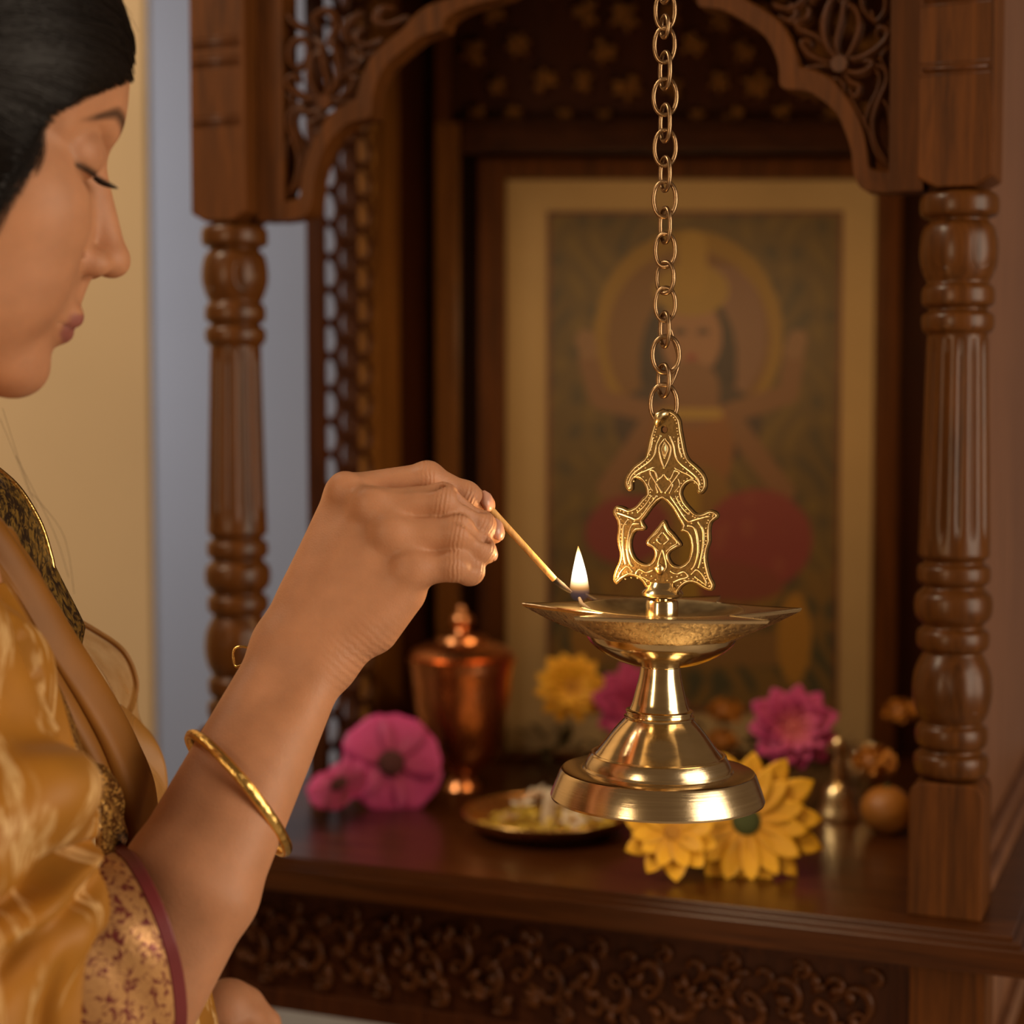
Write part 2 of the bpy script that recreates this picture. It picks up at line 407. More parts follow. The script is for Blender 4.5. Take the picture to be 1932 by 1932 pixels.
# right side: solid panel behind the post
b = MB(); b.box((-.020, .028, ZS), (.012, .052, ZS+TOP+.1), .0015); b.build('side_stile', W_SIDE, shrine, smooth=False)
b = MB(); b.box((-.016, .05, ZS), (.006, .60, ZS+TOP+.1), .001); b.build('side_panel', W_SIDE, shrine, smooth=False)
b = MB(); b.box((.006, .05, ZS), (.024, .55, ZS+.012), .003); b.box((.006, .05, ZS+.011), (.016, .55, ZS+.020), .003); b.build('base_moulding', W_SIDE, shrine, smooth=False)
# lintel, and an unseen roof panel added to shade the interior
b = MB(); b.box((XL-.06, -.040, ZS+TOP), (.06, .035, ZS+TOP+.07), .003); b.build('lintel', W_V, shrine, smooth=False)
b = MB(); b.box((XL-.09, -.07, ZS+TOP+.07), (.09, .66, ZS+TOP+.095), .003); b.build('roof_shade_board', W_H, shrine, smooth=False)

M_PILA_LIT = wood('wood_pilaster_lit', (.07, .024, .005), (.24, .095, .018), 2, rough=.4, coat=.1)  # warm light on rear stile and pilaster, put into a brighter wood colour
# left side: lattice between two stiles, then a solid panel (shrine-local y goes back)
def ypl(px):                                   # local y on the plane x = XL seen at photo column px
    a = P(px, 700, 1.0)-cam.location
    o0 = O+DX*XL; t = (o0-cam.location).dot(DX)/a.dot(DX); q = cam.location+a*t
    return (q-O).dot(DY)
def Lpl(px): return ypl(px)
y1_, y2_, y3_, y4_ = Lpl(597), Lpl(606), Lpl(698), Lpl(745)
b = MB(); b.box((XL-.010, y1_, ZS), (XL+.006, y2_, ZS+TOP+.07), .001); b.build('lattice_front_stile', W_D, shrine, smooth=False)
b = MB(); b.box((XL-.012, y3_, ZS), (XL+.006, y4_, ZS+TOP+.07), .002); b.build('lattice_rear_stile', M_PILA_LIT, shrine, smooth=False)
lat = MB(); z = 0; px0, px1 = y2_, y3_; wl = px1-px0; hcell = .030
rows = int((TOP+.05)/hcell)+1
for i in range(rows):                           # staggered oval rings joined into a pierced screen
    for c_ in range(3):
        yc = px0 + wl*(c_+.5)/3; z0 = ZS+i*hcell+(hcell/2 if c_ == 1 else 0)
        pts = [(XL, yc+wl/6*1.0*math.cos(t), z0+hcell*.50*math.sin(t)) for t in np.linspace(0, 2*PI, 13)[:-1]]
        lat.tube(pts, .0030, 6, True)
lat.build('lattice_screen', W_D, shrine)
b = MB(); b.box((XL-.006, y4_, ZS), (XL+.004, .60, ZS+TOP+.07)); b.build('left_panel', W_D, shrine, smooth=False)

# back of the shrine (squarer to the viewer than the front)
YB = 1.76
def bk(px, py, Y=YB): return P(px, py, Y)
shM = (Matrix.Translation(shrine.location) @ Matrix.Rotation(-PSI, 4, 'Z')).inverted()
def wbox(mb, x0, x1, ya, yb, z0, z1, bev=.001):
    t = MB(); t.box((x0, ya, z0), (x1, yb, z1), bev); t.xf(shM); mb.add(t.v, t.f)
xl, xr = bk(735, 500).x, bk(1800, 500).x; ztop = ZS+TOP+.07
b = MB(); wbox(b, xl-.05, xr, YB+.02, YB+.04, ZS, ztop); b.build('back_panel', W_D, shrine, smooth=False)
b = MB(); x0, x1 = bk(822, 500).x, bk(868, 500).x
wbox(b, x0, x1, YB-.012, YB+.02, ZS, bk(0, 232).z, .004); b.build('inner_pilaster', M_PILA_LIT, shrine, smooth=False)
b = MB(); x0, x1 = bk(822, 500).x, bk(870, 500).x
wbox(b, x0, bk(850, 0).x, YB-.010, YB+.02, bk(0, 232).z, ztop, .004); b.build('upper_pilaster', W_V, shrine, smooth=False)
b = MB(); wbox(b, x1, xr, YB-.012, YB+.02, bk(0, 292).z, bk(0, 240).z, .004); wbox(b, x1, xr, YB-.006, YB+.02, bk(0, 240).z, bk(0, 226).z, .003)
b.build('inner_beam', W_DH, shrine, smooth=False)
# carved rosettes in the tympanum above the beam
random.seed(5); ros = MB()
def rosette(px, py, r, Y=YB+.012):
    c = bk(px, py, Y); n = 6
    t = MB()
    for k in range(n):
        a = 2*PI*k/n+random.random(); d = Vector((math.cos(a), 0, math.sin(a)))
        t.tube([c+d*r*.15, c+d*r*.6+Vector((0, -.006, 0)), c+d*r], [r*.14, r*.27, r*.08], 7)
    t.lathe([(r*.3, -.004), (r*.26, .004), (r*.1, .007)], 10, (0, 0, 0)) if False else None
    t.tube([c+Vector((0, .002, 0)), c+Vector((0, -.008, 0))], [r*.34, r*.18], 8)
    t.xf(shM); ros.add(t.v, t.f)
for gy in range(-30, 232, 62):
    for gx in range(890, 1720, 84):
        if random.random() < .12: continue
        rosette(gx+(42 if ((gy+30)//62) % 2 else 0)+random.uniform(-12, 12), gy+random.uniform(-10, 10), random.uniform(.010, .017))
M_GILT = wood('wood_gilded', (.11, .038, .008), (.34, .15, .035), 2, rough=.38, coat=.2)
ros.build('carved_tympanum', M_GILT, shrine)

# framed picture standing against the back
pic_x0, pic_x1 = P(903, 600, YB-.02).x, P(1697, 600, YB-.02).x
pz0, pz1 = ZS, P(1000, 300, YB-.02).z
pic = empty('framed_picture', ((pic_x0+pic_x1)/2, YB-.01, ZS), 'framed devotional print with cream mat standing at the back of the shrine', 'picture')
def pbox(mb, x0, x1, ya, yb, z0, z1, bev=.001):
    l = pic.location; mb.box((x0-l.x, ya-l.y, z0-l.z), (x1-l.x, yb-l.y, z1-l.z), bev)
mx0, mx1 = P(955, 600, YB-.02).x, P(1652, 600, YB-.02).x; mz1 = P(1000, 338, YB-.02).z; mz0 = P(1000, 1418, YB-.02).z
b = MB(); ya, yb = YB-.028, YB+.012
pbox(b, pic_x0, mx0, ya, yb, pz0, pz1, .004); pbox(b, mx1, pic_x1, ya, yb, pz0, pz1, .004)
pbox(b, mx0, mx1, ya, yb, mz1, pz1, .004); pbox(b, mx0, mx1, ya, yb, pz0, mz0, .004)
b.build('picture_frame', W_V, pic, smooth=False)
M_MAT = plain('mat_board', (.46, .32, .15), .8, vary=.06, vscale=8)
b = MB(); pbox(b, mx0, mx1, YB-.014, YB-.008, mz0, mz1, 0); b.build('mat_board', M_MAT, pic, smooth=False)
# the print: a generic haloed seated figure, coloured point by point
ix0, ix1 = P(1040, 600, YB-.02).x, P(1582, 600, YB-.02).x; iz1, iz0 = P(1000, 405, YB-.02).z, P(1000, 1335, YB-.02).z
nx, nz = 170, 290
gx, gz = np.meshgrid(np.linspace(0, 1, nx), np.linspace(0, 1, nz)); U = gx; V = 1-gz   # V from the top down
col = np.zeros((nz, nx, 3)); col[:] = (.095, .062, .022)
def paint(mask, c): col[mask] = np.array(c)
def ellm(cx, cy, rx, ry, rot=0):
    x, y = (U-cx), (V-cy)*1.716; c_, s_ = math.cos(rot), math.sin(rot)
    return ((x*c_+y*s_)/rx)**2 + ((-x*s_+y*c_)/ry)**2 < 1
def limb(x0, y0, x1, y1, r):
    ax, ay, bx, by = x0, y0*1.716, x1, y1*1.716; X, Y_ = U-ax, V*1.716-ay
    t = np.clip((X*(bx-ax)+Y_*(by-ay))/((bx-ax)**2+(by-ay)**2), 0, 1)
    return (X-t*(bx-ax))**2+(Y_-t*(by-ay))**2 < r*r
nz_ = np.sin(U*37+np.sin(V*31)*2)*np.sin(V*43+np.sin(U*23)*2)
paint(nz_ > .55, (.12, .078, .022)); paint(nz_ < -.6, (.06, .045, .022))
paint((V > .72) & (nz_ > 0), (.13, .075, .02)); paint((V > .78) & (nz_ < -.3), (.05, .045, .022))
paint(ellm(.48, .24, .33, .36), (.20, .115, .018)); paint(ellm(.48, .25, .285, .31), (.14, .07, .022)); paint(ellm(.60, .24, .15, .24), (.16, .085, .05))
paint(ellm(.48, .30, .17, .27), (.035, .022, .016)); paint(ellm(.48, .42, .26, .16), (.05, .032, .022))
SK = (.155, .078, .036)
for a in ((.37, .40, .17, .37), (.62, .40, .83, .36), (.17, .37, .13, .29), (.83, .36, .85, .28)): paint(limb(*a, .036), SK)
for a in ((.35, .42, .20, .55), (.64, .42, .82, .56), (.20, .55, .30, .61), (.82, .56, .74, .61)): paint(limb(*a, .038), SK)
paint(limb(.13, .27, .12, .25, .035), (.18, .10, .05)); paint(limb(.85, .27, .86, .25, .035), (.18, .10, .05))
paint(ellm(.50, .75, .32, .13), (.135, .07, .018)); paint((nz_ > .1) & ellm(.50, .75, .32, .13), (.16, .09, .02))
paint(ellm(.49, .47, .15, .20), (.175, .075, .024)); paint(ellm(.49, .58, .15, .14), (.16, .085, .022))
paint(ellm(.27, .635, .15, .12, -.2), (.15, .032, .028)); paint(ellm(.73, .655, .19, .175, .2), (.165, .034, .030)); paint(ellm(.62, .74, .2, .07, .1), (.15, .04, .025))
paint((nz_ > .35) & ellm(.73, .655, .16, .15, .2), (.19, .05, .035))
paint(limb(.49, .55, .49, .83, .035), (.22, .13, .02))
paint(ellm(.49, .245, .105, .14), (.23, .12, .062)); paint(ellm(.49, .15, .13, .09), (.24, .15, .03)); paint(limb(.49, .06, .49, .14, .05), (.26, .16, .03))
paint(limb(.44, .235, .46, .235, .012), (.05, .03, .02)); paint(limb(.52, .235, .54, .235, .012), (.05, .03, .02)); paint(limb(.48, .285, .50, .285, .010), (.2, .04, .03))
paint(limb(.49, .35, .49, .37, .10), SK); paint(limb(.40, .40, .58, .40, .02), (.28, .18, .04))
paint(limb(.2, .88, .8, .88, .06), (.15, .08, .025)); paint(ellm(.86, .86, .06, .16), (.26, .13, .02)); paint(ellm(.13, .86, .06, .14), (.2, .1, .02))
verts = np.c_[(ix0+(ix1-ix0)*U).ravel()-pic.location.x, np.full(nx*nz, YB-.0155-pic.location.y), (iz1-(iz1-iz0)*V).ravel()-pic.location.z]
ii = np.arange((nz-1)*nx).reshape(nz-1, nx)[:, :-1].ravel()
fc = np.c_[ii, ii+1, ii+nx+1, ii+nx]
M_PRINT, nt, bs = mat('print_paper'); at = N(nt, 'ShaderNodeVertexColor', layer_name='Col'); nt.links.new(at.outputs[0], bs.inputs['Base Color']); bs.inputs['Roughness'].default_value = .5
pr_o = mesh_obj('print', verts, fc, M_PRINT, pic, smooth=False, world=False)
ca = pr_o.data.color_attributes.new('Col', 'FLOAT_COLOR', 'POINT'); ca.data.foreach_set('color', np.c_[np.clip(col.reshape(-1, 3)*1.35, 0, 1), np.ones(nx*nz)].astype(np.float32).ravel())
b = MB()
for (x0, x1, z0, z1) in ((ix0-.004, ix0, iz0-.004, iz1+.004), (ix1, ix1+.004, iz0-.004, iz1+.004), (ix0, ix1, iz1, iz1+.004), (ix0, ix1, iz0-.004, iz0)):
    pbox(b, x0, x1, YB-.0165, YB-.012, z0, z1, 0)
b.build('inner_fillet', plain('fillet_paint', (.16, .06, .03), .5), pic, smooth=False)
# ------------------------------------------------------------------ hanging brass lamp
YL = 1.0; PX = YL/F
LB = P(1240, 1505, YL)
lamp = empty('hanging_oil_lamp', LB, 'polished brass hanging oil lamp with star-shaped dish, cast openwork handle and one lit wick', 'oil lamp')
lamp.rotation_euler = (0, math.radians(1.1), 0)
def lz(py): return P(1240, py, YL).z - LB.z
def prof(lst): return [(r*PX, lz(y)) for r, y in lst]
b = MB()
b.lathe(prof([(150, 1500), (196, 1507), (203, 1506), (204, 1502), (200, 1490), (187, 1457), (184, 1453), (180, 1451.5), (150, 1451), (144, 1450), (142, 1446), (138.5, 1446), (138, 1440), (131, 1427), (129, 1424), (126, 1423.5)]), 128)
b.build('stepped_base', BRASS_SPUN, lamp, sharp=28)
b = MB()
fl_ = spline([(123, 1423), (112, 1411), (100, 1396), (87, 1379), (75, 1365), (66, 1355.5)], 5)
up_ = spline([(57, 1337.5), (52, 1325), (47, 1305), (42, 1285), (39, 1270), (38, 1258)], 5)
b.lathe(prof([(129, 1426), (130, 1423), (127, 1420.5), (123, 1421)] + [tuple(q) for q in fl_] +
             [(66, 1354.5), (67, 1351), (65, 1349.5), (62.5, 1349), (62, 1344), (64, 1342.5), (64, 1339.5), (60, 1338)] + [tuple(q) for q in up_] + [(40, 1256), (40, 1253)]), 128)
b.build('flared_stem', BRASS, lamp, sharp=35)
b = MB()
bw = spline([(40, 1254.5), (62, 1252), (82, 1246), (104, 1236), (124, 1223), (137, 1211), (144, 1199)], 6)
b.lathe(prof([(30, 1255)] + [tuple(q) for q in bw] + [(146, 1194)]), 128)
b.build('lower_bowl', BRASS, lamp, sharp=60)
# star dish
outl = [(-266, 0), (-118, 116), (-174, 201), (174, 201), (118, 116), (266, 0), (116, -104), (136, -204), (0, -168), (-136, -204), (-116, -104)]
def radius_at(a):
    d = (math.cos(a), math.sin(a)); best = 0
    for i in range(len(outl)):
        (x1, y1), (x2, y2) = outl[i], outl[(i+1) % len(outl)]
        ex, ey = x2-x1, y2-y1; den = d[0]*ey - d[1]*ex
        if abs(den) < 1e-9: continue
        t = (x1*ey - y1*ex)/den; u = (x1*d[1]-y1*d[0])/den
        if t > 0 and -1e-6 <= u <= 1+1e-6: best = max(best, t)
    return best
angs = sorted(set([round(2*PI*k/240, 5) for k in range(240)] + [round(math.atan2(y, x) % (2*PI), 5) for x, y in outl]))
zt_ = lz(1147); zb2 = lz(1198); n = len(angs)
rings = []
for a in angs:
    R = radius_at(a); c, s_ = math.cos(a), math.sin(a)
    tip = max(0, (R-150)/116); k = PX
    def pt(r, z): return (r*k*c, -r*k*s_, z)
    rin = 150
    tz = zt_ + tip**2*.0010
    rings.append([pt(32, lz(1172)), pt(70, lz(1171)), pt(112, lz(1164)), pt(138, lz(1153)), pt(147, lz(1148)), pt(rin, zt_+.0004), pt(rin+5, zt_+.0003),
                  pt(max(R-7, rin+6), tz+.0002), pt(max(R-1.5, rin+7), tz+.0006), pt(max(R, rin+8), tz), pt(max(R*.985, rin+6), tz-.0016),
                  pt(147+(max(R, 158)-147)*.52, zt_+(zb2-zt_)*.56), pt(147+(max(R, 158)-147)*.12, zb2+.0012), pt(146, zb2), pt(135, zb2)])
m_ = len(rings[0]); vs = [q for r in rings for q in r]; fs = []
for i in range(n):
    j = (i+1) % n
    for k in range(m_-1): fs.append((i*m_+k, i*m_+k+1, j*m_+k+1, j*m_+k))
def star_faces(lo, hi): return [f for f in fs if lo <= f[0] % m_ < hi]
mesh_obj('dish_well', vs, star_faces(0, 6), BRASS_WELL, lamp, True, 35)
mesh_obj('star_rim', vs, star_faces(6, 10), BRASS_SPUN, lamp, True, 25)
mesh_obj('star_flank', vs, star_faces(10, m_-1), BRASS_HAMMER, lamp, True, 30)
b = MB(); b.lathe([(31*PX, lz(1172)), (31*PX, lz(1136)), (29*PX, lz(1132)), (14*PX, lz(1131)), (14*PX, lz(1124))], 64); b.build('centre_post', BRASS, lamp, sharp=30)
b = MB(); b.lathe(prof([(14, 1127), (33, 1127), (39, 1123), (40, 1118), (37, 1113), (33, 1110), (28, 1104), (24, 1098)]), 64); b.build('handle_collar', BRASS, lamp, sharp=40)

# cast openwork handle
HO = [(962, 42), (1005, 62), (1030, 100), (1040, 160), (1055, 230), (1068, 290), (1090, 330), (1130, 365), (1165, 400), (1185, 440), (1187, 490), (1168, 522), (1145, 515), (1140, 480), (1115, 455), (1085, 465), (1062, 490), (1050, 530), (1070, 575), (1105, 615), (1140, 645), (1180, 640), (1215, 622), (1250, 632), (1258, 660), (1225, 690), (1215, 740), (1218, 800), (1205, 850), (1200, 900), (1208, 950), (1225, 1010), (1245, 1050), (1235, 1085), (1195, 1075), (1150, 1050), (1110, 1045), (1075, 1065), (1050, 1095), (1045, 1118),
      (870, 1118), (866, 1092), (845, 1055), (810, 1030), (770, 1022), (730, 1040), (695, 1075), (675, 1050), (685, 1000), (705, 950), (712, 900), (700, 850), (692, 800), (697, 750), (690, 700), (665, 655), (680, 620), (720, 622), (750, 635), (790, 620), (830, 570), (855, 540), (845, 490), (820, 455), (790, 445), (770, 470), (768, 515), (745, 515), (728, 475), (745, 425), (780, 380), (835, 335), (850, 290), (862, 220), (880, 150), (900, 90), (930, 55)]
HI = [(945, 560), (1000, 605), (1040, 670), (1064, 715), (1058, 745), (1090, 755), (1112, 800), (1116, 860), (1100, 920), (1060, 955), (1020, 950), (995, 925), (985, 895), (1000, 868), (1035, 845), (1055, 825), (1010, 765), (980, 735), (957, 692), (925, 730), (895, 770), (862, 815), (870, 840), (895, 850), (912, 880), (905, 920), (880, 950), (840, 950), (800, 925), (775, 880), (768, 830), (780, 780), (800, 755), (840, 750), (850, 735), (830, 700), (850, 670), (890, 610)]
HA = math.radians(19)
def hz(x, y): return ((x-952)*.3209*PX/math.cos(HA), lz(760+y*.3209))
cu = bpy.data.curves.new('handle_curve', 'CURVE'); cu.dimensions = '2D'; cu.fill_mode = 'BOTH'; cu.extrude = .0019; cu.bevel_depth = .00045; cu.bevel_resolution = 2
def addspl(pts):
    sp = cu.splines.new('POLY'); sp.points.add(len(pts)-1); sp.use_cyclic_u = True
    for q, (x, y) in zip(sp.points, pts): q.co = (x, y, 0, 1)
o1 = spline([hz(*q) for q in HO], 4, True); i1 = spline([hz(*q) for q in HI], 4, True)
h1 = [hz(945+23*math.cos(t), 157+25*math.sin(t)) for t in np.linspace(0, 2*PI, 20)[:-1]]
for q in (o1, i1, h1): addspl(q)
tmp = bpy.data.objects.new('tmp', cu); C.objects.link(tmp)
bpy.context.view_layer.update()
me = bpy.data.meshes.new_from_object(tmp.evaluated_get(bpy.context.evaluated_depsgraph_get()))
bpy.data.objects.remove(tmp); bpy.data.curves.remove(cu)
RH = Matrix.Rotation(-HA, 4, 'Z') @ Matrix.Rotation(PI/2, 4, 'X')     # curve plane -> upright, front towards -y
me.transform(RH); me.name = 'openwork_handle'; me.materials.clear(); me.materials.append(BRASS_OLD)
me.polygons.foreach_set('use_smooth', [True]*len(me.polygons)); me.set_sharp_from_angle(angle=math.radians(30))
hd = bpy.data.objects.new('openwork_handle', me); C.objects.link(hd); hd.parent = lamp
# raised ornament on the handle's faces
rel = MB()
def onface(pts, r, flat=1.0, closed=False, front=True):
    zz = .0023 if front else -.0023
    rel.tube([RH @ Vector((x, y, zz)) for x, y in pts], r, 6, closed)
def inset(poly, d):
    p = np.asarray(poly); t = np.roll(p, -1, 0)-np.roll(p, 1, 0); t /= np.linalg.norm(t, axis=1)[:, None]+1e-9
    return p + np.c_[t[:, 1], -t[:, 0]]*d
a_ = np.asarray(o1); area2 = np.sum(a_[:, 0]*np.roll(a_[:, 1], -1)-np.roll(a_[:, 0], -1)*a_[:, 1])
sg = 1 if area2 < 0 else -1
for fr in (True, False):
    onface(inset(o1, sg*.0009)[::2], .00050, closed=True, front=fr)
    a_ = np.asarray(i1); ar = np.sum(a_[:, 0]*np.roll(a_[:, 1], -1)-np.roll(a_[:, 0], -1)*a_[:, 1])
    onface(inset(i1, (-1 if ar < 0 else 1)*.0008)[::2], .00045, closed=True, front=fr)
bd = inset(o1, sg*.0021); acc_ = 9.
for k_ in range(1, len(bd)):
    acc_ += np.linalg.norm(bd[k_]-bd[k_-1])
    if acc_ > .0016:
        acc_ = 0; x_, y_ = bd[k_]
        rel.tube([RH @ Vector((x_, y_, .0018)), RH @ Vector((x_, y_, .0026)), RH @ Vector((x_, y_, .0029))], [.00062, .0005, .0002], 6)
def zl(pts, r=.00055, closed=False): onface(spline([hz(*q) for q in pts], 5, closed), r, closed=closed)
for sgn in (1, -1):
    mx_ = lambda L_: [(952+sgn*(x-952), y) for x, y in L_]
    zl(mx_([(952, 210), (985, 260), (975, 330), (952, 385)]), .0007)
    zl(mx_([(952, 230), (968, 272), (952, 325)]))
    zl(mx_([(975, 190), (1000, 250), (1012, 310), (1040, 350), (1090, 390), (1135, 430), (1155, 480)]), .0007)
    zl(mx_([(1025, 200), (1030, 260), (1050, 320)]))
    zl(mx_([(1010, 380), (1050, 400), (1095, 420), (1120, 440)]))
    zl(mx_([(952, 420), (985, 450), (1010, 400), (1035, 410), (1005, 460), (960, 530)]), .0007)
    zl(mx_([(975, 440), (1000, 480), (985, 530)]))
    zl(mx_([(1030, 440), (1040, 480), (1015, 520)]), .0003)
    zl(mx_([(990, 545), (1030, 600), (1070, 660), (1100, 690), (1135, 680), (1180, 665), (1215, 655)]), .0007)
    zl(mx_([(1020, 545), (1060, 610), (1100, 650)]))
    zl(mx_([(1090, 715), (1130, 725), (1150, 790), (1155, 870), (1140, 940), (1120, 970)]), .0007)
    zl(mx_([(1150, 690), (1180, 740), (1182, 830), (1170, 920), (1160, 960)]), .0007)
    zl(mx_([(1120, 1000), (1150, 970), (1185, 1000), (1205, 1050), (1170, 1030), (1140, 1010)]))
    zl(mx_([(1000, 985), (1040, 1000), (1080, 985), (1100, 1015), (1060, 1030), (1020, 1050)]))
    zl(mx_([(955, 715), (985, 765), (1035, 815), (1000, 845), (975, 870)]), .0004)
    zl(mx_([(955, 760), (985, 800), (960, 830)]))
    zl(mx_([(952, 860), (970, 920), (975, 970), (952, 1000)]), .0004)
    for (x, y) in ((1000, 200), (1008, 225), (1060, 385), (1080, 405), (1105, 440), (1125, 465), (1010, 560), (1030, 585), (1050, 622), (1075, 655), (1040, 1015), (1065, 1005), (1090, 1035), (1125, 1035), (1160, 1045), (1010, 1020), (985, 1040), (975, 790), (1000, 822), (1115, 700), (1165, 720), (1167, 800), (1160, 870)):
        xx, yy = hz(952+sgn*(x-952), y)
        rel.tube([RH @ Vector((xx, yy, .0020)), RH @ Vector((xx, yy, .0028))], [.0007, .0003], 6)
xx, yy = hz(940, 1005); xe, ye = hz(940, 935)
rel.tube([RH @ Vector((xx, yy, .001)), RH @ Vector((xx, yy+.0035, .0022)), RH @ Vector((xe, ye, .001))], [.0022, .0032, .0006], 10)
rel.tube([RH @ Vector((*hz(952, 205), .0018)), RH @ Vector((*hz(952, 272), .0024)), RH @ Vector((*hz(952, 340), .0018))], [.0003, .0012, .0003], 8)
rel.build('relief_ornament', BRASS_CAST, lamp)

# wick and flame on the left spout
def lloc(v):
    M = Matrix.LocRotScale(lamp.location, lamp.rotation_euler, None).inverted(); return M @ Vector(v)
M_WICK = plain('wick_cotton', (.022, .013, .008), .9)
FB = P(1093, 1133, YL)
wk = MB(); wk.tube([lloc(P(1093, 1128, YL)), lloc(P(1097, 1139, YL-.004)), lloc(P(1110, 1150, YL-.010)), lloc(P(1128, 1163, YL-.012))], [.0009, .0013, .0014, .0013], 8); wk.build('wick', M_WICK, lamp)
fm = bpy.data.materials.new('flame_glow'); fm.use_nodes = True; nt = fm.node_tree; nt.nodes.clear()
out = N(nt, 'ShaderNodeOutputMaterial'); mixs = N(nt, 'ShaderNodeMixShader'); em = N(nt, 'ShaderNodeEmission'); tr = N(nt, 'ShaderNodeBsdfTransparent')
tc = N(nt, 'ShaderNodeTexCoord'); sp = N(nt, 'ShaderNodeSeparateXYZ'); nt.links.new(tc.outputs['Generated'], sp.inputs[0])
colr = ramp(nt, sp.outputs[2], [(0, (.10, .13, .34)), (.12, (.22, .18, .30)), (.24, (.75, .33, .08)), (.36, (1, .72, .38)), (.52, (1, .93, .78)), (.80, (1, .82, .48)), (1, (1, .42, .05))])
stg = ramp(nt, sp.outputs[2], [(0, (.06,)*3), (.16, (.10,)*3), (.32, (.42,)*3), (.5, (1,)*3), (.85, (.8,)*3), (1, (.35,)*3)])
mm = N(nt, 'ShaderNodeMath', operation='MULTIPLY'); mm.inputs[1].default_value = 4.2; nt.links.new(stg, mm.inputs[0])
nt.links.new(colr, em.inputs[0]); nt.links.new(mm.outputs[0], em.inputs[1])
lw = N(nt, 'ShaderNodeLayerWeight'); lw.inputs[0].default_value = .45
al = ramp(nt, sp.outputs[2], [(0, (.08,)*3), (.15, (.16,)*3), (.35, (.75,)*3), (.55, (1,)*3), (.9, (.9,)*3), (1, (.4,)*3)])
inv = N(nt, 'ShaderNodeMath', operation='SUBTRACT'); inv.inputs[0].default_value = 1; nt.links.new(lw.outputs['Facing'], inv.inputs[1])
ml = N(nt, 'ShaderNodeMath', operation='MULTIPLY', use_clamp=True); nt.links.new(inv.outputs[0], ml.inputs[0]); nt.links.new(al, ml.inputs[1])
nt.links.new(ml.outputs[0], mixs.inputs[0]); nt.links.new(tr.outputs[0], mixs.inputs[1]); nt.links.new(em.outputs[0], mixs.inputs[2]); nt.links.new(mixs.outputs[0], out.inputs[0])
fz = lambda py: (P(1090, py, YL).z - FB.z)
fb = MB(); fp = spline([(3, 1135), (12, 1132), (17.5, 1124), (19, 1115), (17.5, 1102), (14.5, 1085), (10.5, 1067), (6, 1049), (2.5, 1037), (.4, 1030)], 4)
q0 = lloc(FB)
fb.lathe([(max(r, .1)*PX, fz(y)) for r, y in fp], 32)
fb.v = [(x+q0.x + (-.0012*(max(0, z)/.03)**2), y+q0.y, z+q0.z) for x, y, z in fb.v]
fb.build('flame', fm, lamp)
pl = bpy.data.lights.new('flame_light', 'POINT'); pl.energy = .32; pl.color = (1, .62, .26); pl.shadow_soft_size = .007
plo = bpy.data.objects.new('flame_light', pl); C.objects.link(plo); plo.location = P(1089, 1072, YL-.002)

# ------------------------------------------------------------------ chain
chain = empty('hanging_chain', P(1255, 790, YL), 'aged brass link chain holding up the oil lamp', 'chain')
LK = [(1252, 762, 25, 36, 12, 0, 3.4), (1252, 718, 19, 30, 62, 0, 3.1), (1256, 669, 25, 34, 8, 0, 3.4), (1254, 622, 17, 32, 66, 2, 3), (1255, 574, 19, 31, 14, 0, 3), (1255, 524, 19.5, 29, 40, 0, 3), (1255, 472, 19, 31, 20, 0, 3),
      (1255, 425, 17, 32, 62, 0, 3), (1254, 376, 21, 33, 10, 0, 3.1), (1255, 328, 17, 31, 64, 0, 3), (1255, 279, 20, 33, 12, 0, 3), (1255, 232, 18, 34, 66, 0, 3), (1255, 183, 21.5, 33, 10, 0, 3.1), (1255, 133, 18, 34, 64, 0, 3), (1254, 85, 19, 32, 14, 0, 3), (1254, 50, 15, 20, 70, 0, 3), (1255, 20, 18, 34, 12, 0, 3)]
yy = -28; k = 0
while yy > -330:
    LK.append((1255, yy, 19, 32, 66 if k % 2 == 0 else 12, 0, 3)); yy -= 49; k += 1
for (x, y, a, bb, rot, tl, r) in LK:
    c = P(x, y, YL) - chain.location; t = MB(); ra = math.radians(rot); tilt = math.radians(tl)
    pts = []
    for j in range(28):
        u = 2*PI*j/28; ex = a*PX*math.copysign(abs(math.cos(u))**.86, math.cos(u)); ez = bb*PX*math.sin(u)
        pts.append(c + Vector((ex*math.cos(ra), -ex*math.sin(ra), ez)))
    t.tube(pts, r*PX*1.42, 8, True); t.build('link', CHAIN_M, chain)
t = MB(); t.tube([Vector(P(*q, YL+.006))-chain.location for q in spline([(1259, 606), (1266, 625), (1272, 645), (1279, 668), (1279, 690), (1272, 712), (1264, 730), (1261, 741)], 4)], [.0008+.0004*math.sin(PI*i/28) for i in range(29)], 8); t.build('safety_wire', CHAIN_M, chain)
# loop of the handle passing over the last link
lp = MB(); lp.tube([lloc(P(x, y, YL+d)) for x, y, d in ((1243, 808, .004), (1240, 795, -.003), (1243, 784, -.006), (1252, 779, -.004), (1260, 784, .002), (1262, 792, .004))], [.0017, .0022, .0026, .0026, .0022, .0016], 10)
lp.build('hanging_hook', BRASS_CAST, lamp)

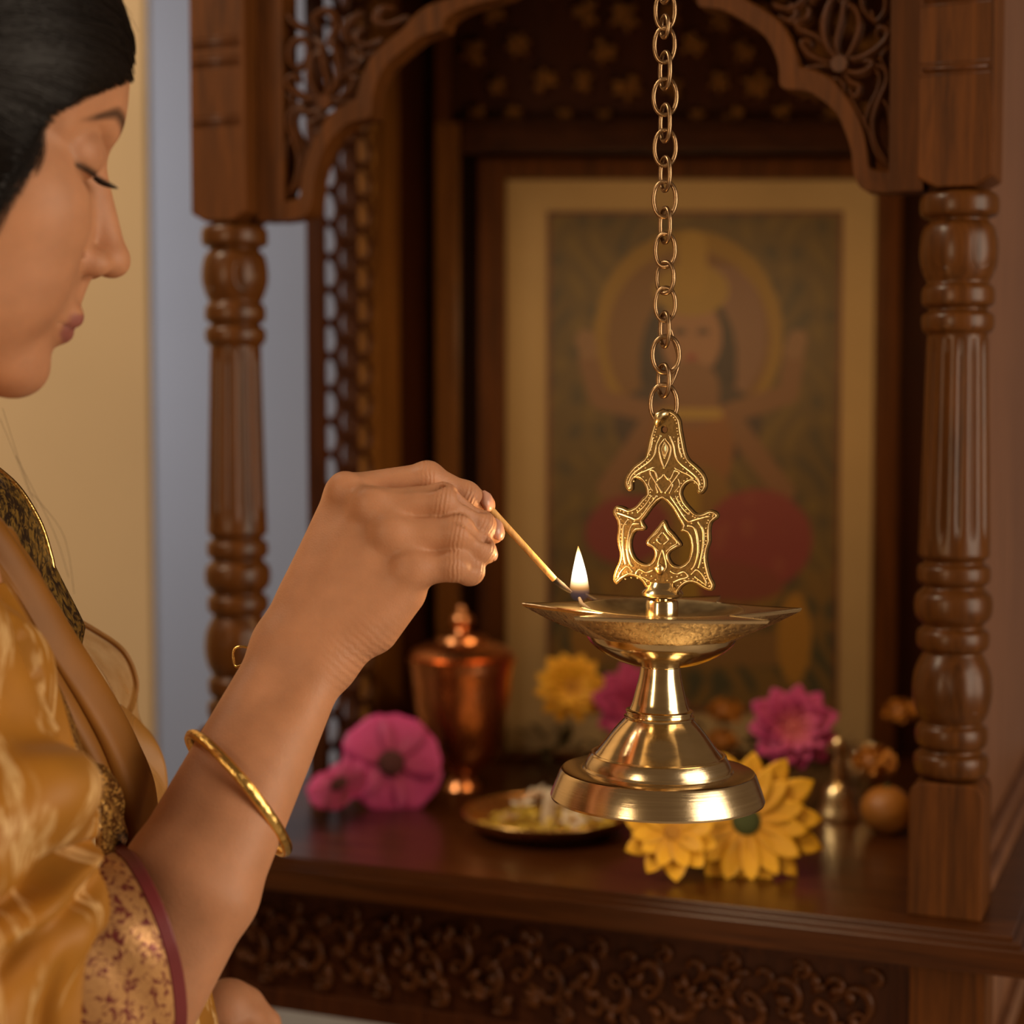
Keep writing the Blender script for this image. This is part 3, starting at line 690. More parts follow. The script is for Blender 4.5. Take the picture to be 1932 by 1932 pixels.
# ------------------------------------------------------------------ wooden match
mt = empty('wooden_taper', P(928, 962, .985), 'slim wooden lighting stick held in the fingers, its burnt end at the flame', 'lighting stick')
a, e = P(926, 961, .985), P(1046, 1093, .997)
M_STICK = wood('taper_wood', (.42, .22, .07), (.70, .42, .16), 2, .55, 0, 60)
t = MB(); t.tube([Vector((0, 0, 0)), e-a], [.0021, .0019], 10); t.v = [(x, y, z) for x, y, z in t.v]; t.build('stick', M_STICK, mt, sharp=50)
M_CHAR = plain('charred_wood', (.014, .006, .003), .8, vary=.4, vscale=300)
t = MB(); t.tube([e-a, Vector(P(1062, 1106, .9985))-a, Vector(P(1078, 1118, .9995))-a], [.00195, .0018, .0008], 10); t.build('burnt_tip', M_CHAR, mt)
mt.location = a
# ------------------------------------------------------------------ offerings on the shelf
def onshelf(px, py, h=0.0):
    d = P(px, py, 1.0)-cam.location; t = (ZS+h-CAMZ)/d.z; return cam.location + d*t
def orient(o, normal, spin=0):
    n = Vector(normal).normalized(); o.rotation_euler = (n.to_track_quat('Z', 'Y').to_matrix() @ Matrix.Rotation(spin, 3, 'Z')).to_euler()
def petal_mat(name, base, tip):
    m, nt, b = mat(name); at = N(nt, 'ShaderNodeUVMap'); s_ = N(nt, 'ShaderNodeSeparateXYZ'); nt.links.new(at.outputs[0], s_.inputs[0])
    c = ramp(nt, s_.outputs[1], [(0, base), (.5, [(p+q)/2 for p, q in zip(base, tip)]), (1, tip)]); nt.links.new(c, b.inputs['Base Color'])
    b.inputs['Roughness'].default_value = .6; b.inputs['Subsurface Weight'].default_value = .15; b.inputs['Subsurface Radius'].default_value = (.004, .002, .001)
    return m
M_YEL = petal_mat('petal_yellow', (.62, .27, .006), (.85, .44, .012))
M_MAG = petal_mat('petal_magenta', (.30, .018, .075), (.52, .045, .20))
M_MAG2 = petal_mat('petal_pink', (.50, .09, .10), (.46, .035, .20))
M_GREEN = plain('flower_eye_green', (.06, .07, .012), .8, bumps=(400, .6))
M_DARKC = plain('flower_eye_dark', (.07, .015, .012), .9, bumps=(400, .6))
M_YC = plain('flower_eye_yellow', (.45, .19, .01), .8, bumps=(400, .6))
M_STEM = plain('stem_green', (.05, .07, .015), .6)
def flower(name, loc, normal, R, npet, wid, layers, mp, mc, rc, label, cup=.25, spin=0, group=None, tipshape=1.0, seed=1, cz=.1):
    rnd = random.Random(seed)
    e = empty(name, loc, label, 'flower', group); orient(e, normal, spin)
    m = MB()
    for ly in range(layers):
        rr = R*(1-.20*ly)
        for k in range(npet):
            a0 = 2*PI*(k+.5*ly)/npet + rnd.uniform(-.06, .06); L_ = rr*rnd.uniform(.93, 1.05); w_ = wid*rr*rnd.uniform(.9, 1.08); cu_ = cup+.22*ly+rnd.uniform(-.08, .08); tw = rnd.uniform(-.2, .2)
            vs, us, fs = [], [], []; nu, nv = 9, 5
            for i in range(nu):
                t = i/(nu-1); x = rc*.6+(L_-rc*.6)*t
                half = w_*(math.sin(PI*min(.5, .12+.62*t) if t < .62 else PI*.5)*(1 if t < .72 else math.sqrt(max(0, 1-((t-.72)/.30)**2)))**tipshape)*.5 if tipshape < 1 else w_*.58*math.sin(PI*min(1, .10+.895*t**1.15))**.75
                for j in range(nv):
                    s_ = (j/(nv-1)-.5)*2; y = s_*half
                    z = cu_*x*t*.55 - .10*L_*t**3*rnd.uniform(.95, 1.05) - .10*half*(1-s_*s_) + .0014*ly + tw*y*t
                    vs.append((x*math.cos(a0)-y*math.sin(a0), x*math.sin(a0)+y*math.cos(a0), z)); us.append((j/(nv-1), t))
            for i in range(nu-1):
                for j in range(nv-1): q = i*nv+j; fs.append((q, q+1, q+nv+1, q+nv))
            m.add(vs, fs, us)
    po = m.build('petals', mp, e, uv=True)
    so = po.modifiers.new('thickness', 'SOLIDIFY'); so.thickness = .0005
    c = MB(); c.lathe([(rc*1.0, -.002), (rc*1.02, cz*rc), (rc*.85, rc*(cz+.25)), (rc*.45, rc*(cz+.38)), (rc*.05, rc*(cz+.40))], 20); c.build('flower_eye', mc, e)
    return e
# front right yellow daisy, with the smaller one next to it
flower('daisy', P(1408, 1550, 1.318), (-.12, -.90, .42), .0590, 14, .34, 2, M_YEL, M_GREEN, .0115, 'large yellow daisy with a dark green centre, upright at the shelf front', .16, .1, seed=3)
flower('daisy', P(1268, 1572, 1.300), (-.10, -.82, .55), .0370, 10, .44, 2, M_YEL, M_YC, .007, 'small yellow daisy between the brass plate and the large daisy', .25, .4, seed=5)
fy = flower('chrysanthemum', P(1078, 1296, 1.665), (.02, -.95, .3), .036, 12, .42, 3, M_YEL, M_YC, .008, 'yellow chrysanthemum leaning against the framed picture on its left side', .2, .2, seed=7)
flower('anemone', P(738, 1440, 1.54), (.05, -.93, .42), .046, 6, 1.05, 1, M_MAG, M_DARKC, .012, 'magenta round-petalled flower with a dark eye beside the copper pot', .15, .25, seed=9, tipshape=.8)
flower('anemone', P(640, 1480, 1.50), (-.35, -.5, .8), .030, 6, .95, 1, M_MAG, M_DARKC, .008, 'magenta flower lying flat at the left end of the shelf, near the lattice', .2, .1, seed=10, tipshape=.8)
flower('dahlia', P(1205, 1335, 1.63), (.0, -.95, .3), .045, 11, .48, 3, M_MAG, M_MAG, .008, 'deep magenta dahlia directly behind the stem of the brass lamp', .2, .1, seed=12)
flower('dahlia', P(1497, 1372, 1.52), (-.05, -.95, .3), .041, 11, .46, 3, M_MAG2, M_MAG2, .008, 'pink dahlia standing above the large yellow daisy on the right', .22, .3, seed=13)
# stems down to the shelf
for (fx, fy_, Y, bx, by) in ((1078, 1296, 1.672, 1085, 1440), (1205, 1335, 1.638, 1200, 1455), (1497, 1372, 1.530, 1490, 1500), (1408, 1552, 1.333, 1412, 1640)):
    pass
# leaves and stems bunched at the picture's foot: one cushion of dark greenery
gm = MB(); rnd = random.Random(4)
for k in range(150):
    px_ = rnd.uniform(1000, 1600); h = rnd.uniform(.002, .040); Yd = rnd.uniform(1.60, 1.705)
    c = Vector((P(px_, 1400, Yd).x, Yd, ZS+h)); d = Vector((rnd.uniform(-1, 1), rnd.uniform(-1, .2), rnd.uniform(.1, .9))).normalized()*.022; s_ = d.cross(Vector((0, 0, 1))).normalized()*.006
    gm.add([c, c+d*.5+s_, c+d, c+d*.5-s_, c+d*.5+Vector((0, 0, .003))], [(0, 1, 4), (1, 2, 4), (2, 3, 4), (3, 0, 4)])
props(gm.build('dark_leaves', plain('leaf_dark', (.045, .035, .012), .6), None), 'dark leaves heaped at the foot of the framed picture', 'leaves', None, 'stuff')

# copper pot with lid
pot_c = onshelf(872, 1488); pp = pot_c.y/F
pot = empty('copper_pot', pot_c, 'copper footed pot with domed lid and knob beside the framed picture', 'pot')
def pz(py): return P(872, py, pot_c.y).z - ZS
def pp_(l): return [(r*pp, pz(y)) for r, y in l]
b = MB(); b.lathe(pp_([(34, 1490), (36, 1484), (28, 1474), (22, 1464), (24, 1456), (44, 1448), (62, 1430), (76, 1395), (86, 1350), (93, 1300), (95, 1268), (97, 1262), (97, 1250), (102, 1248), (103, 1240), (98, 1238), (90, 1240)]), 64); b.build('pot_body', COPPER, pot, sharp=40)
b = MB(); b.lathe(pp_([(95, 1238), (98, 1232), (90, 1224), (66, 1214), (50, 1208), (46, 1200), (30, 1196), (16, 1192), (12, 1186)]), 64); ld = b.build('pot_lid', COPPER, pot, sharp=40)
b = MB(); b.lathe(pp_([(10, 1190), (14, 1184), (22, 1176), (23, 1168), (18, 1160), (10, 1156), (8, 1152), (9, 1146), (3, 1140)]), 32); b.build('lid_knob', COPPER, ld, sharp=60)

# brass plate and what lies in it
plc = onshelf(1032, 1567); ppx = plc.y/F
plate = empty('brass_plate', plc, 'shallow brass plate holding petals, on the shelf behind the lamp base', 'plate')
b = MB(); b.lathe([(.030, .0), (.050, .0005), (.064, .007), (.0705, .0155), (.0715, .0165), (.0700, .0165), (.062, .0085), (.048, .0032), (.001, .0030)], 80); b.build('dish', metal('plate_brass', (.70, .40, .16), .28, None, 40, .08), plate, sharp=50)
b = MB(); b.tube([(.0708*math.cos(t), .0708*math.sin(t), .0164) for t in np.linspace(0, 2*PI, 81)[:-1]], .0011, 6, True); b.build('rolled_rim', metal('plate_rim', (.85, .52, .2), .25), plate)
M_WHITE = plain('petal_white', (.62, .50, .36), .6); M_PALE = plain('petal_pale_yellow', (.62, .42, .05), .6)
m = MB(); rnd = random.Random(8)
for k in range(240):
    a = rnd.uniform(0, 2*PI); r = .056*math.sqrt(rnd.random()); z = .0035+.011*(1-r/.06)*rnd.random()+.003*(r/.056)
    c = plc + Vector((r*math.cos(a), r*math.sin(a), z)); d = Vector((rnd.uniform(-1, 1), rnd.uniform(-1, 1), rnd.uniform(0, .5))).normalized()*rnd.uniform(.007, .013); s_ = d.cross(Vector((0, 0, 1))).normalized()*.0032
    m.add([c-d*.5, c+s_, c+d*.5, c-s_, c+Vector((0, 0, .0016))], [(0, 1, 4), (1, 2, 4), (2, 3, 4), (3, 0, 4)])
props(m.build('loose_petals', M_PALE, None), 'pale yellow loose petals heaped in the brass plate', 'petals', None, 'stuff')
spots = [(985, 1520, .022), (960, 1545, .016), (1010, 1500, .02), (1060, 1520, .022), (1080, 1548, .018), (1115, 1535, .015)]
def blossom_mesh(e):
    m = MB(); c = MB()
    for k in range(5):
        a = 2*PI*k/5; d = Vector((math.cos(a), math.sin(a), .25)); s_ = Vector((-math.sin(a), math.cos(a), 0))
        m.add([d*.002, d*.007+s_*.0045, d*.0125, d*.007-s_*.0045, d*.007+Vector((0, 0, .0015))], [(0, 1, 4), (1, 2, 4), (2, 3, 4), (3, 0, 4)])
    c.lathe([(.0022, 0), (.0024, .0015), (.001, .0028)], 10)
    return m.build('petals', M_WHITE, e), c.build('flower_eye', M_YC, e)
LBLS = ['white blossom at the rear middle of the brass plate', 'white blossom nearest the left rim of the brass plate', 'white blossom at the far edge of the brass plate', 'white blossom just right of the white candle stub in the plate',
        'white blossom at the front of the brass plate', 'white blossom at the right side of the brass plate']
base = None
for k, (x, y, h) in enumerate(spots):
    loc = onshelf(x, y, h)
    if base is None:
        base = empty('blossom', loc, LBLS[0], 'blossom', 'white blossoms in the brass plate'); blossom_mesh(base); o = base
    else:
        o = base.copy(); C.objects.link(o)
        for ch in list(base.children):
            q = ch.copy(); C.objects.link(q); q.parent = o
        o.location = loc
    o.rotation_euler = (.35*math.cos(k*2.1)-.35, .3*math.sin(k*1.7), k*.9); o['label'] = LBLS[k]
cp = onshelf(1036, 1560, .004)
cone = empty('candle_stub', cp, 'cream tapered candle stub standing among the petals in the plate', 'candle')
b = MB(); b.lathe([(.0075, 0), (.0068, .006), (.0055, .020), (.0040, .030), (.002, .033)], 20); b.build('wax', M_WHITE, cone)
b = MB(); b.tube([(0, 0, .032), (.0006, 0, .037)], .0006, 6); b.build('wick', M_WICK, cone)

# small brass ware and fruit at the right
bl = onshelf(1580, 1545); bell = empty('brass_bell', bl, 'small brass hand bell in shadow at the right of the shelf', 'bell')
b = MB(); b.lathe([(.020, 0), (.0205, .002), (.017, .008), (.0135, .018), (.012, .026), (.007, .031), (.004, .033)], 40); b.build('bell_cup', BRASS_CAST, bell)
b = MB(); b.lathe([(.004, .032), (.0055, .037), (.0035, .041), (.006, .047), (.0035, .052), (.0042, .060), (.007, .064), (.005, .070), (.001, .073)], 24); b.build('bell_handle', BRASS_CAST, bell)
lt = onshelf(1630, 1500); lota = empty('brass_cup', lt, 'small round brass cup next to the hand bell', 'cup')
b = MB(); b.lathe([(.013, 0), (.014, .003), (.012, .006), (.020, .014), (.023, .024), (.020, .034), (.015, .039), (.018, .044), (.0165, .044), (.013, .039)], 40); b.build('cup_body', BRASS_CAST, lota)
b = MB(); b.tube([(.0182*math.cos(t), .0182*math.sin(t), .044) for t in np.linspace(0, 2*PI, 41)[:-1]], .0011, 6, True); b.build('cup_rim', BRASS, lota)
M_ORANGE = plain('orange_peel', (.32, .115, .012), .5, bumps=(300, .3))
def fruit(loc, r, label, m=M_ORANGE, name='orange'):
    e = empty(name, loc, label, 'fruit'); b = MB()
    b.lathe([(r*.02, .03*r), (r*.35, 0)] + [(r*math.cos(t), r*.93+r*.93*math.sin(t)) for t in np.linspace(-1.1, 1.35, 12)] + [(r*.1, r*1.80), (r*.02, r*1.78)], 28); b.build('peel', m, e)
    b = MB(); b.tube([(0, 0, r*1.76), (r*.05, 0, r*1.95)], [r*.10, r*.06], 7); b.build('stalk', M_STEM, e)
    return e
q = onshelf(1672, 1572); fruit((q.x, q.y, ZS), .0215, 'orange on the shelf half hidden by the right post block')
def marigold(loc, r, label, seed):
    e = empty('marigold', loc, label, 'flower'); m = MB(); rnd = random.Random(seed)
    for k in range(70):
        th = math.acos(rnd.uniform(-.35, 1)); a = rnd.uniform(0, 2*PI); d = Vector((math.sin(th)*math.cos(a), math.sin(th)*math.sin(a), math.cos(th)*.8)); t = d.orthogonal().normalized(); u = d.cross(t)
        c = d*r*.72
        m.add([c-t*r*.1, c+t*r*.22+d*r*.28, c+d*r*.36+u*r*.16, c-t*r*.22+d*r*.28, c+d*r*.2], [(0, 1, 4), (1, 2, 4), (2, 3, 4), (3, 0, 4)])
    b = MB(); b.lathe([(r*.1, -r*.6), (r*.6, -r*.4), (r*.78, 0), (r*.6, r*.42), (r*.1, r*.62)], 16); b.build('flower_eye', M_ORANGE, e)
    m.build('petals', plain('marigold_petals', (.42, .15, .008), .7), e); return e
marigold(P(1650, 1440, 1.47), .018, 'orange marigold resting on the brass cup by the right post', 1)
marigold(P(1700, 1345, 1.60), .016, 'orange marigold just behind the lower bulb of the right column', 2)
marigold(P(1368, 1345, 1.66), .017, 'orange marigold at the foot of the picture, right of the lamp stem', 3)
marigold(P(1362, 1400, 1.64), .015, 'orange marigold lowest in the heap at the picture foot', 4)
# ------------------------------------------------------------------ the woman: one continuous body from a distance field
def smin(a, b, k):
    h = np.clip(.5+.5*(b-a)/k, 0, 1); return b+(a-b)*h-k*h*(1-h)
def nv(q): return np.array([q[0], q[1], q[2]], float)
def cap(a, b, ra, rb):
    a, b = nv(a), nv(b); ba = b-a; L2 = ba@ba
    def f(p):
        t = np.clip((p-a)@ba/L2, 0, 1); d = p-a-t[:, None]*ba
        return np.sqrt((d*d).sum(1))-(ra+(rb-ra)*t)
    return f, (a+b)/2, math.sqrt(L2)/2+max(ra, rb)
def ell(c, r, R=None):
    c, r = nv(c), nv(r)
    def f(p):
        q = p-c
        if R is not None: q = q@R
        k0 = np.sqrt(((q/r)**2).sum(1)); k1 = np.sqrt(((q/(r*r))**2).sum(1))+1e-9
        return k0*(k0-1)/k1
    return f, c, max(r)
class Field:
    def __init__(s): s.it = []
    def add(s, prim, k=.006, mode='u', disp=None): s.it.append((prim[0], prim[1], prim[2], k, mode)); return s
    def group(s, g, k):
        cs = np.array([i[1] for i in g.it]); c = cs.mean(0); R = max(np.linalg.norm(q[1]-c)+q[2] for q in g.it)
        s.it.append((g, c, R, k, 'u')); return s
    def __call__(s, p, c=None, rad=None):
        d = None
        for fn, fc, fr, k, mode in s.it:
            if c is not None and np.linalg.norm(c-fc)-fr > rad+.045: continue
            v = fn(p, c, rad) if isinstance(fn, Field) else fn(p)
            if v is None: continue
            if mode == 'u': d = v if d is None else (smin(d, v, k) if k > 0 else np.minimum(d, v))
            elif d is not None:
                d = -smin(-d, v, k)
        return d if d is not None else (np.full(len(p), 1.0) if c is None else None)
class Rigid(Field):
    """a field given in its own axes"""
    def __init__(s, o, R): s.it = []; s.o = nv(o); s.R = R
    def wrap(s):
        def f(p, c=None, rad=None):
            cc = None if c is None else (c-s.o)@s.R
            return Field.__call__(s, (p-s.o)@s.R, cc, rad)
        return f
def surface_nets(f, lo, hi, h, bs=24):
    lo = np.asarray(lo, float); nb = np.ceil((np.asarray(hi)-lo)/(h*bs)).astype(int); dims = nb*bs+4
    gi = np.stack(np.meshgrid(*[np.arange(n) for n in nb], indexing='ij'), -1).reshape(-1, 3)
    cen = lo+(gi+.5)*bs*h; dc = f(cen); rad = bs*h*.8661
    act = np.abs(dc) < rad*1.7+.004
    K, Vv, Q = [], [], []
    ar = np.arange(bs+1); cx, cy, cz = np.meshgrid(ar, ar, ar, indexing='ij')
    offs = np.stack([cx, cy, cz], -1).reshape(-1, 3)
    corners = np.array([(i, j, k) for i in (0, 1) for j in (0, 1) for k in (0, 1)])
    edges = [(a, b) for a in range(8) for b in range(a+1, 8) if np.abs(corners[a]-corners[b]).sum() == 1]
    def key(i): return (i[..., 0].astype(np.int64)*dims[1]+i[..., 1])*dims[2]+i[..., 2]
    for g, c in zip(gi[act], cen[act]):
        base = g*bs
        v = f(lo+(base+offs)*h, c, rad)
        if v is None: continue
        v = v.reshape(bs+1, bs+1, bs+1); s = v < 0
        cnt = sum(s[i:i+bs, j:j+bs, k:k+bs].astype(np.int8) for i, j, k in corners)
        ix = np.argwhere((cnt > 0) & (cnt < 8))
        if len(ix) == 0: continue
        cv = np.stack([v[ix[:, 0]+i, ix[:, 1]+j, ix[:, 2]+k] for i, j, k in corners], 1)
        acc = np.zeros((len(ix), 3)); nn = np.zeros(len(ix))
        for a, b in edges:
            m = (cv[:, a] < 0) != (cv[:, b] < 0)
            t = np.where(m, cv[:, a]/(cv[:, a]-cv[:, b]+1e-20), 0)[:, None]
            acc += np.where(m[:, None], corners[a]+(corners[b]-corners[a])*t, 0); nn += m
        K.append(key(base+ix+1)); Vv.append(lo+(base+ix+acc/nn[:, None])*h)
        for ax in range(3):
            e = np.zeros(3, int); e[ax] = 1
            s0 = s[:bs, :bs, :bs]; s1 = s[e[0]:bs+e[0], e[1]:bs+e[1], e[2]:bs+e[2]]
            ed = np.argwhere(s0 != s1)
            if len(ed) == 0: continue
            flip = s0[ed[:, 0], ed[:, 1], ed[:, 2]]
            u, w_ = [(1, 2), (2, 0), (0, 1)][ax]; U_ = np.zeros(3, int); U_[u] = 1; W_ = np.zeros(3, int); W_[w_] = 1
            q = base+ed+1; qq = np.stack([key(q), key(q-U_), key(q-U_-W_), key(q-W_)], 1)
            qq[~flip] = qq[~flip][:, ::-1]; Q.append(qq)
    K = np.concatenate(K); Vv = np.concatenate(Vv); Q = np.concatenate(Q)
    o = np.argsort(K); K = K[o]; Vv = Vv[o]
    ix = np.clip(np.searchsorted(K, Q), 0, len(K)-1); ok = (K[ix] == Q).all(1)
    return Vv, ix[ok]
def relax(v, f, it=2, lam=.5):
    for _ in range(it):
        acc = np.zeros_like(v); n = np.zeros(len(v))
        for k in range(4):
            a, b = f[:, k], f[:, (k+1) % 4]
            np.add.at(acc, a, v[b]); np.add.at(acc, b, v[a]); np.add.at(n, a, 1); np.add.at(n, b, 1)
        v = v*(1-lam)+lam*acc/np.maximum(n, 1)[:, None]
    return v

person = empty('person', (-.30, .86, 0), 'person with dark hair in a mustard sari holding a lighting stick to the lamp', 'person')
# --- head, in its own axes: x forward, y towards the camera side (her right), z up
HY, HP, HR = math.radians(22), math.radians(14), math.radians(0)
fwd = np.array([math.cos(HY)*math.cos(HP), math.sin(HY)*math.cos(HP), -math.sin(HP)])
rgt = np.array([math.sin(HY), -math.cos(HY), 0.])
upv = np.cross(rgt, fwd); upv = upv if upv[2] > 0 else -upv
HRm = np.stack([fwd, rgt, upv], 1)              # columns: local axes in world
EYE = np.array([.069, .031, .002])
HO_ = nv(P(139, 286, .862)) - HRm@EYE           # the near eye fixes the head in place
def hw(q): return HO_ + HRm@np.asarray(q, float)
H = Rigid(HO_, HRm)
H.add(ell((-.008, 0, .040), (.099, .076, .084)), .02)
H.add(ell((.026, 0, .034), (.060, .066, .060)), .010)
H.add(ell((.026, 0, -.036), (.058, .058, .078)), .014)
for s in (1, -1):
    H.add(cap((-.002, s*.050, -.058), (.062, s*.015, -.103), .019, .0135), .022)
    H.add(ell((.052, s*.038, -.030), (.031, .026, .028)), .018)      # cheekbone
    H.add(ell((.053, s*.033, -.062), (.028, .020, .030)), .02)       # cheek
H.add(cap((.073, -.010, .026), (.073, .010, .026), .014, .014), .014)
for s in (1, -1): H.add(cap((.073, s*.014, .021), (.056, s*.046, .020), .0115, .009), .012)   # brow
H.add(ell((.069, 0, -.106), (.016, .018, .015)), .016)
H.add(ell((.069, 0, -.042), (.022, .024, .036)), .012)               # upper jaw behind the nose               # chin
H.add(ell((.074, 0, -.077), (.016, .024, .015)), .014)               # mouth mound
for s in (1, -1): H.add(ell((.082, s*.032, .000), (.014, .0185, .0125)), .010, 's')           # sockets
for s in (1, -1):
    H.add(ell((.0695, s*.0315, .002), (.0152, .0160, .0142)), .0035)  # lids over the eyeballs
    H.add(cap((.073, s*.0190, .0120), (.060, s*.047, .0100), .0045, .0045), .007)             # fold under the brow
    H.add(cap((.0725, s*.022, -.0125), (.063, s*.044, -.0110), .0035, .0030), .006)           # lower lid
H.add(cap((.080, 0, .008), (.1020, 0, -.038), .0066, .0080), .009)   # nose bridge
H.add(ell((.1025, 0, -.0420), (.0100, .0096, .0085)), .006)           # nose tip
for s in (1, -1):
    H.add(ell((.0920, s*.0115, -.0460), (.0105, .0068, .0074)), .0045)
    H.add(ell((.0965, s*.0060, -.0525), (.0052, .0033, .0040)), .002, 's')                    # nostrils
    H.add(cap((.0845, s*.0190, -.0445), (.0825, s*.0180, -.0515), .0014, .0012), .003, 's')     # crease beside the nostril wing
H.add(cap((.091, 0, -.0495), (.088, 0, -.068), .0048, .0050), .005)   # septum, philtrum
H.add(cap((.0885, -.011, -.0755), (.0885, .011, -.0755), .0062, .0062), .005)
for s in (1, -1): H.add(cap((.0895, s*.006, -.0750), (.0765, s*.0245, -.0800), .0052, .0026), .004)   # upper lip
for s in (1, -1): H.add(cap((.0865, s*.005, -.0855), (.0760, s*.0235, -.0815), .0062, .0026), .004)   # lower lip
for s in (1, -1): H.add(cap((.0965, s*.001, -.0803), (.0785, s*.0255, -.0806), .0011, .0011), .0022, 's')   # mouth line
H.add(cap((.0935, -.010, -.0955), (.0935, .010, -.0955), .0045, .0045), .008, 's')              # dip above the chin
for s in (1, -1):                                                     # ears
    H.add(ell((-.012, s*.075, -.010), (.016, .006, .029)), .006)
    H.add(ell((-.010, s*.080, -.008), (.009, .004, .018)), .004, 's')
H.add(cap((-.030, 0, -.055), (-.060, 0, -.150), .050, .054), .03)    # neck
B = Field()
hf = H.wrap()
class _HF(Field):
    def __init__(s): s.it = H.it
    def __call__(s, p, c=None, rad=None): return hf(p, c, rad)
B.it.append((_HF(), HO_, .26, .02, 'u'))
# --- right arm and hand, joints given where the photo shows them
def J(x, y, Y): return nv(P(x, y, Y))
pxm = lambda r, Y: r*Y/F
SH_R = J(-170, 1130, .89); ELB = J(165, 2010, .874)
B.add(cap(hw((-.055, .03, -.15)), SH_R, .050, .042), .03)
B.add(cap(SH_R, ELB, .040, .032), .02)
Rg, Ul = (535, 1222, .957), (606, 1248, .952)
B.add(cap(J(*Rg), J(318, 1640, .893), pxm(53, .957), pxm(82, .89)), .012)
B.add(cap(J(*Ul), J(410, 1690, .885), pxm(52, .952), pxm(74, .89)), .012)
B.add(cap(J(318, 1640, .893), J(150, 1985, .880), pxm(82, .89), pxm(88, .88)), .008)
B.add(cap(J(410, 1690, .885), J(235, 2020, .872), pxm(74, .89), pxm(80, .88)), .008)
B.add(cap(J(500, 1400, .925), J(362, 1665, .885), pxm(62, .925), pxm(80, .885)), .012)
B.add(cap(J(362, 1665, .885), J(195, 2005, .874), pxm(80, .885), pxm(84, .874)), .008)
B.add(ell(J(634, 1246, .950), (.010, .008, .012)), .010)             # ulna head at the wrist
hand = Field()
for (a, b, ra, rb) in (((532, 1212, .958), (652, 936, .978), 48, 40), ((560, 1216, .953), (700, 962, .964), 48, 36),
                       ((590, 1228, .951), (735, 1012, .956), 48, 35), ((618, 1243, .950), (772, 1078, .953), 48, 36)):
    hand.add(cap(J(*a), J(*b), pxm(ra, .955), pxm(rb, .955)), .012)
hand.add(cap(J(700, 1178, .958), J(755, 1118, .957), pxm(58, .955), pxm(47, .955)), .012)   # outer edge of the palm
hand.add(cap(J(600, 1150, .972), J(690, 1020, .980), pxm(60, .96), pxm(58, .96)), .014)     # palm thickness
B.group(hand, .013)
FG = {
 'index': [((652, 932, .978), 37), ((806, 903, .977), 30), ((878, 936, .983), 25.5), ((914, 952, .989), 21)],
 'middle': [((700, 960, .962), 37), ((834, 945, .957), 31.5), ((905, 992, .966), 27), ((930, 1005, .975), 22)],
 'ring': [((735, 1010, .955), 36), ((862, 1006, .950), 31.5), ((905, 1038, .957), 26.5), ((917, 1043, .965), 22)],
 'little': [((772, 1074, .952), 35), ((858, 1066, .948), 29.5), ((886, 1078, .954), 25), ((896, 1079, .960), 20)]}
fing = Field(); JOINTS = []
for nm, ch in FG.items():
    g = Field()
    for (a, ra), (b, rb) in zip(ch[:-1], ch[1:]):
        g.add(cap(J(*a), J(*b), pxm(ra, a[2]), pxm(rb, b[2])), .003)
    for (q, r) in ch[1:3]:                                             # knuckle bulges on the back of the finger
        g.add(ell(J(q[0]+1, q[1]-2, q[2]-.001), (pxm(r, .96)*.98,)*3), .004); JOINTS.append((J(q[0], q[1], q[2]), pxm(r, .96)))
    # nail bed
    tip = ch[-1][0]
    fing.it.append((g, J(*ch[1][0]), .085, .0014, 'u'))
B.group(fing, .005)
thumb = Field()
thumb.add(cap(J(640, 1110, .985), J(745, 1040, 1.005), pxm(48, .99), pxm(36, 1)), .01)
thumb.add(cap(J(745, 1040, 1.005), J(850, 1000, 1.006), pxm(35, 1), pxm(28, 1)), .006)
thumb.add(cap(J(850, 1000, 1.006), J(908, 975, 1.000), pxm(28, 1), pxm(23, 1)), .006)
B.group(thumb, .010)
# soft tendons, knuckles, and the grooves between the fingers
for q in ((650, 918, .966), (700, 948, .9535), (738, 1002, .9465), (778, 1070, .9435)): B.add(ell(J(*q), (.0080, .0055, .0080)), .010)
for ln in (((704, 912, .9535), (760, 916, .953), (815, 914, .952), (862, 938, .956), (908, 968, .964)), ((752, 966, .944), (800, 971, .9415), (856, 972, .941), (892, 996, .946), (916, 1022, .954)),
           ((786, 1032, .938), (840, 1036, .935), (872, 1040, .937), (900, 1062, .945))):
    for n_, (a, b) in enumerate(zip(ln[:-1], ln[1:])): B.add(cap(J(*a), J(*b), .0010 if n_ == 0 else .0024, .0024), .0035, 's')
# --- torso core and the other arm
CH = J(-170, 1500, 1.005); WA = J(-190, 2300, 1.005)
B.add(cap(hw((-.065, 0, -.16)), CH, .070, .092), .04)
B.add(cap(CH, WA, .092, .095), .04)
SH_L = J(-60, 1120, 1.08); EL = J(60, 1985, 1.10)
B.add(cap(hw((-.055, -.03, -.15)), SH_L, .055, .048), .03)
B.add(cap(SH_L, EL, .046, .038), .03)
B.add(cap(EL, J(345, 1960, 1.10), .034, .025), .02)
lh = Field()
lh.add(cap(J(345, 1955, 1.10), J(430, 1905, 1.10), .024, .020), .012); lh.add(cap(J(350, 1985, 1.10), J(430, 1955, 1.10), .022, .019), .012)
B.group(lh, .012)
for k, (q0, q1, q2, q3) in enumerate((((425, 1893), (470, 1893), (505, 1930), (525, 1985)), ((432, 1918), (472, 1922), (500, 1960), (512, 2010)), ((432, 1945), (466, 1955), (488, 1992), (494, 2035)), ((430, 1968), (458, 1985), (472, 2018), (474, 2050)))):
    g = Field(); Yk = 1.105-.009*k
    for a, b, ra, rb in ((q0, q1, .0100, .0092), (q1, q2, .0092, .0082), (q2, q3, .0080, .0066)): g.add(cap(J(*a, Yk), J(*b, Yk), ra, rb), .003)
    B.group(g, .004)
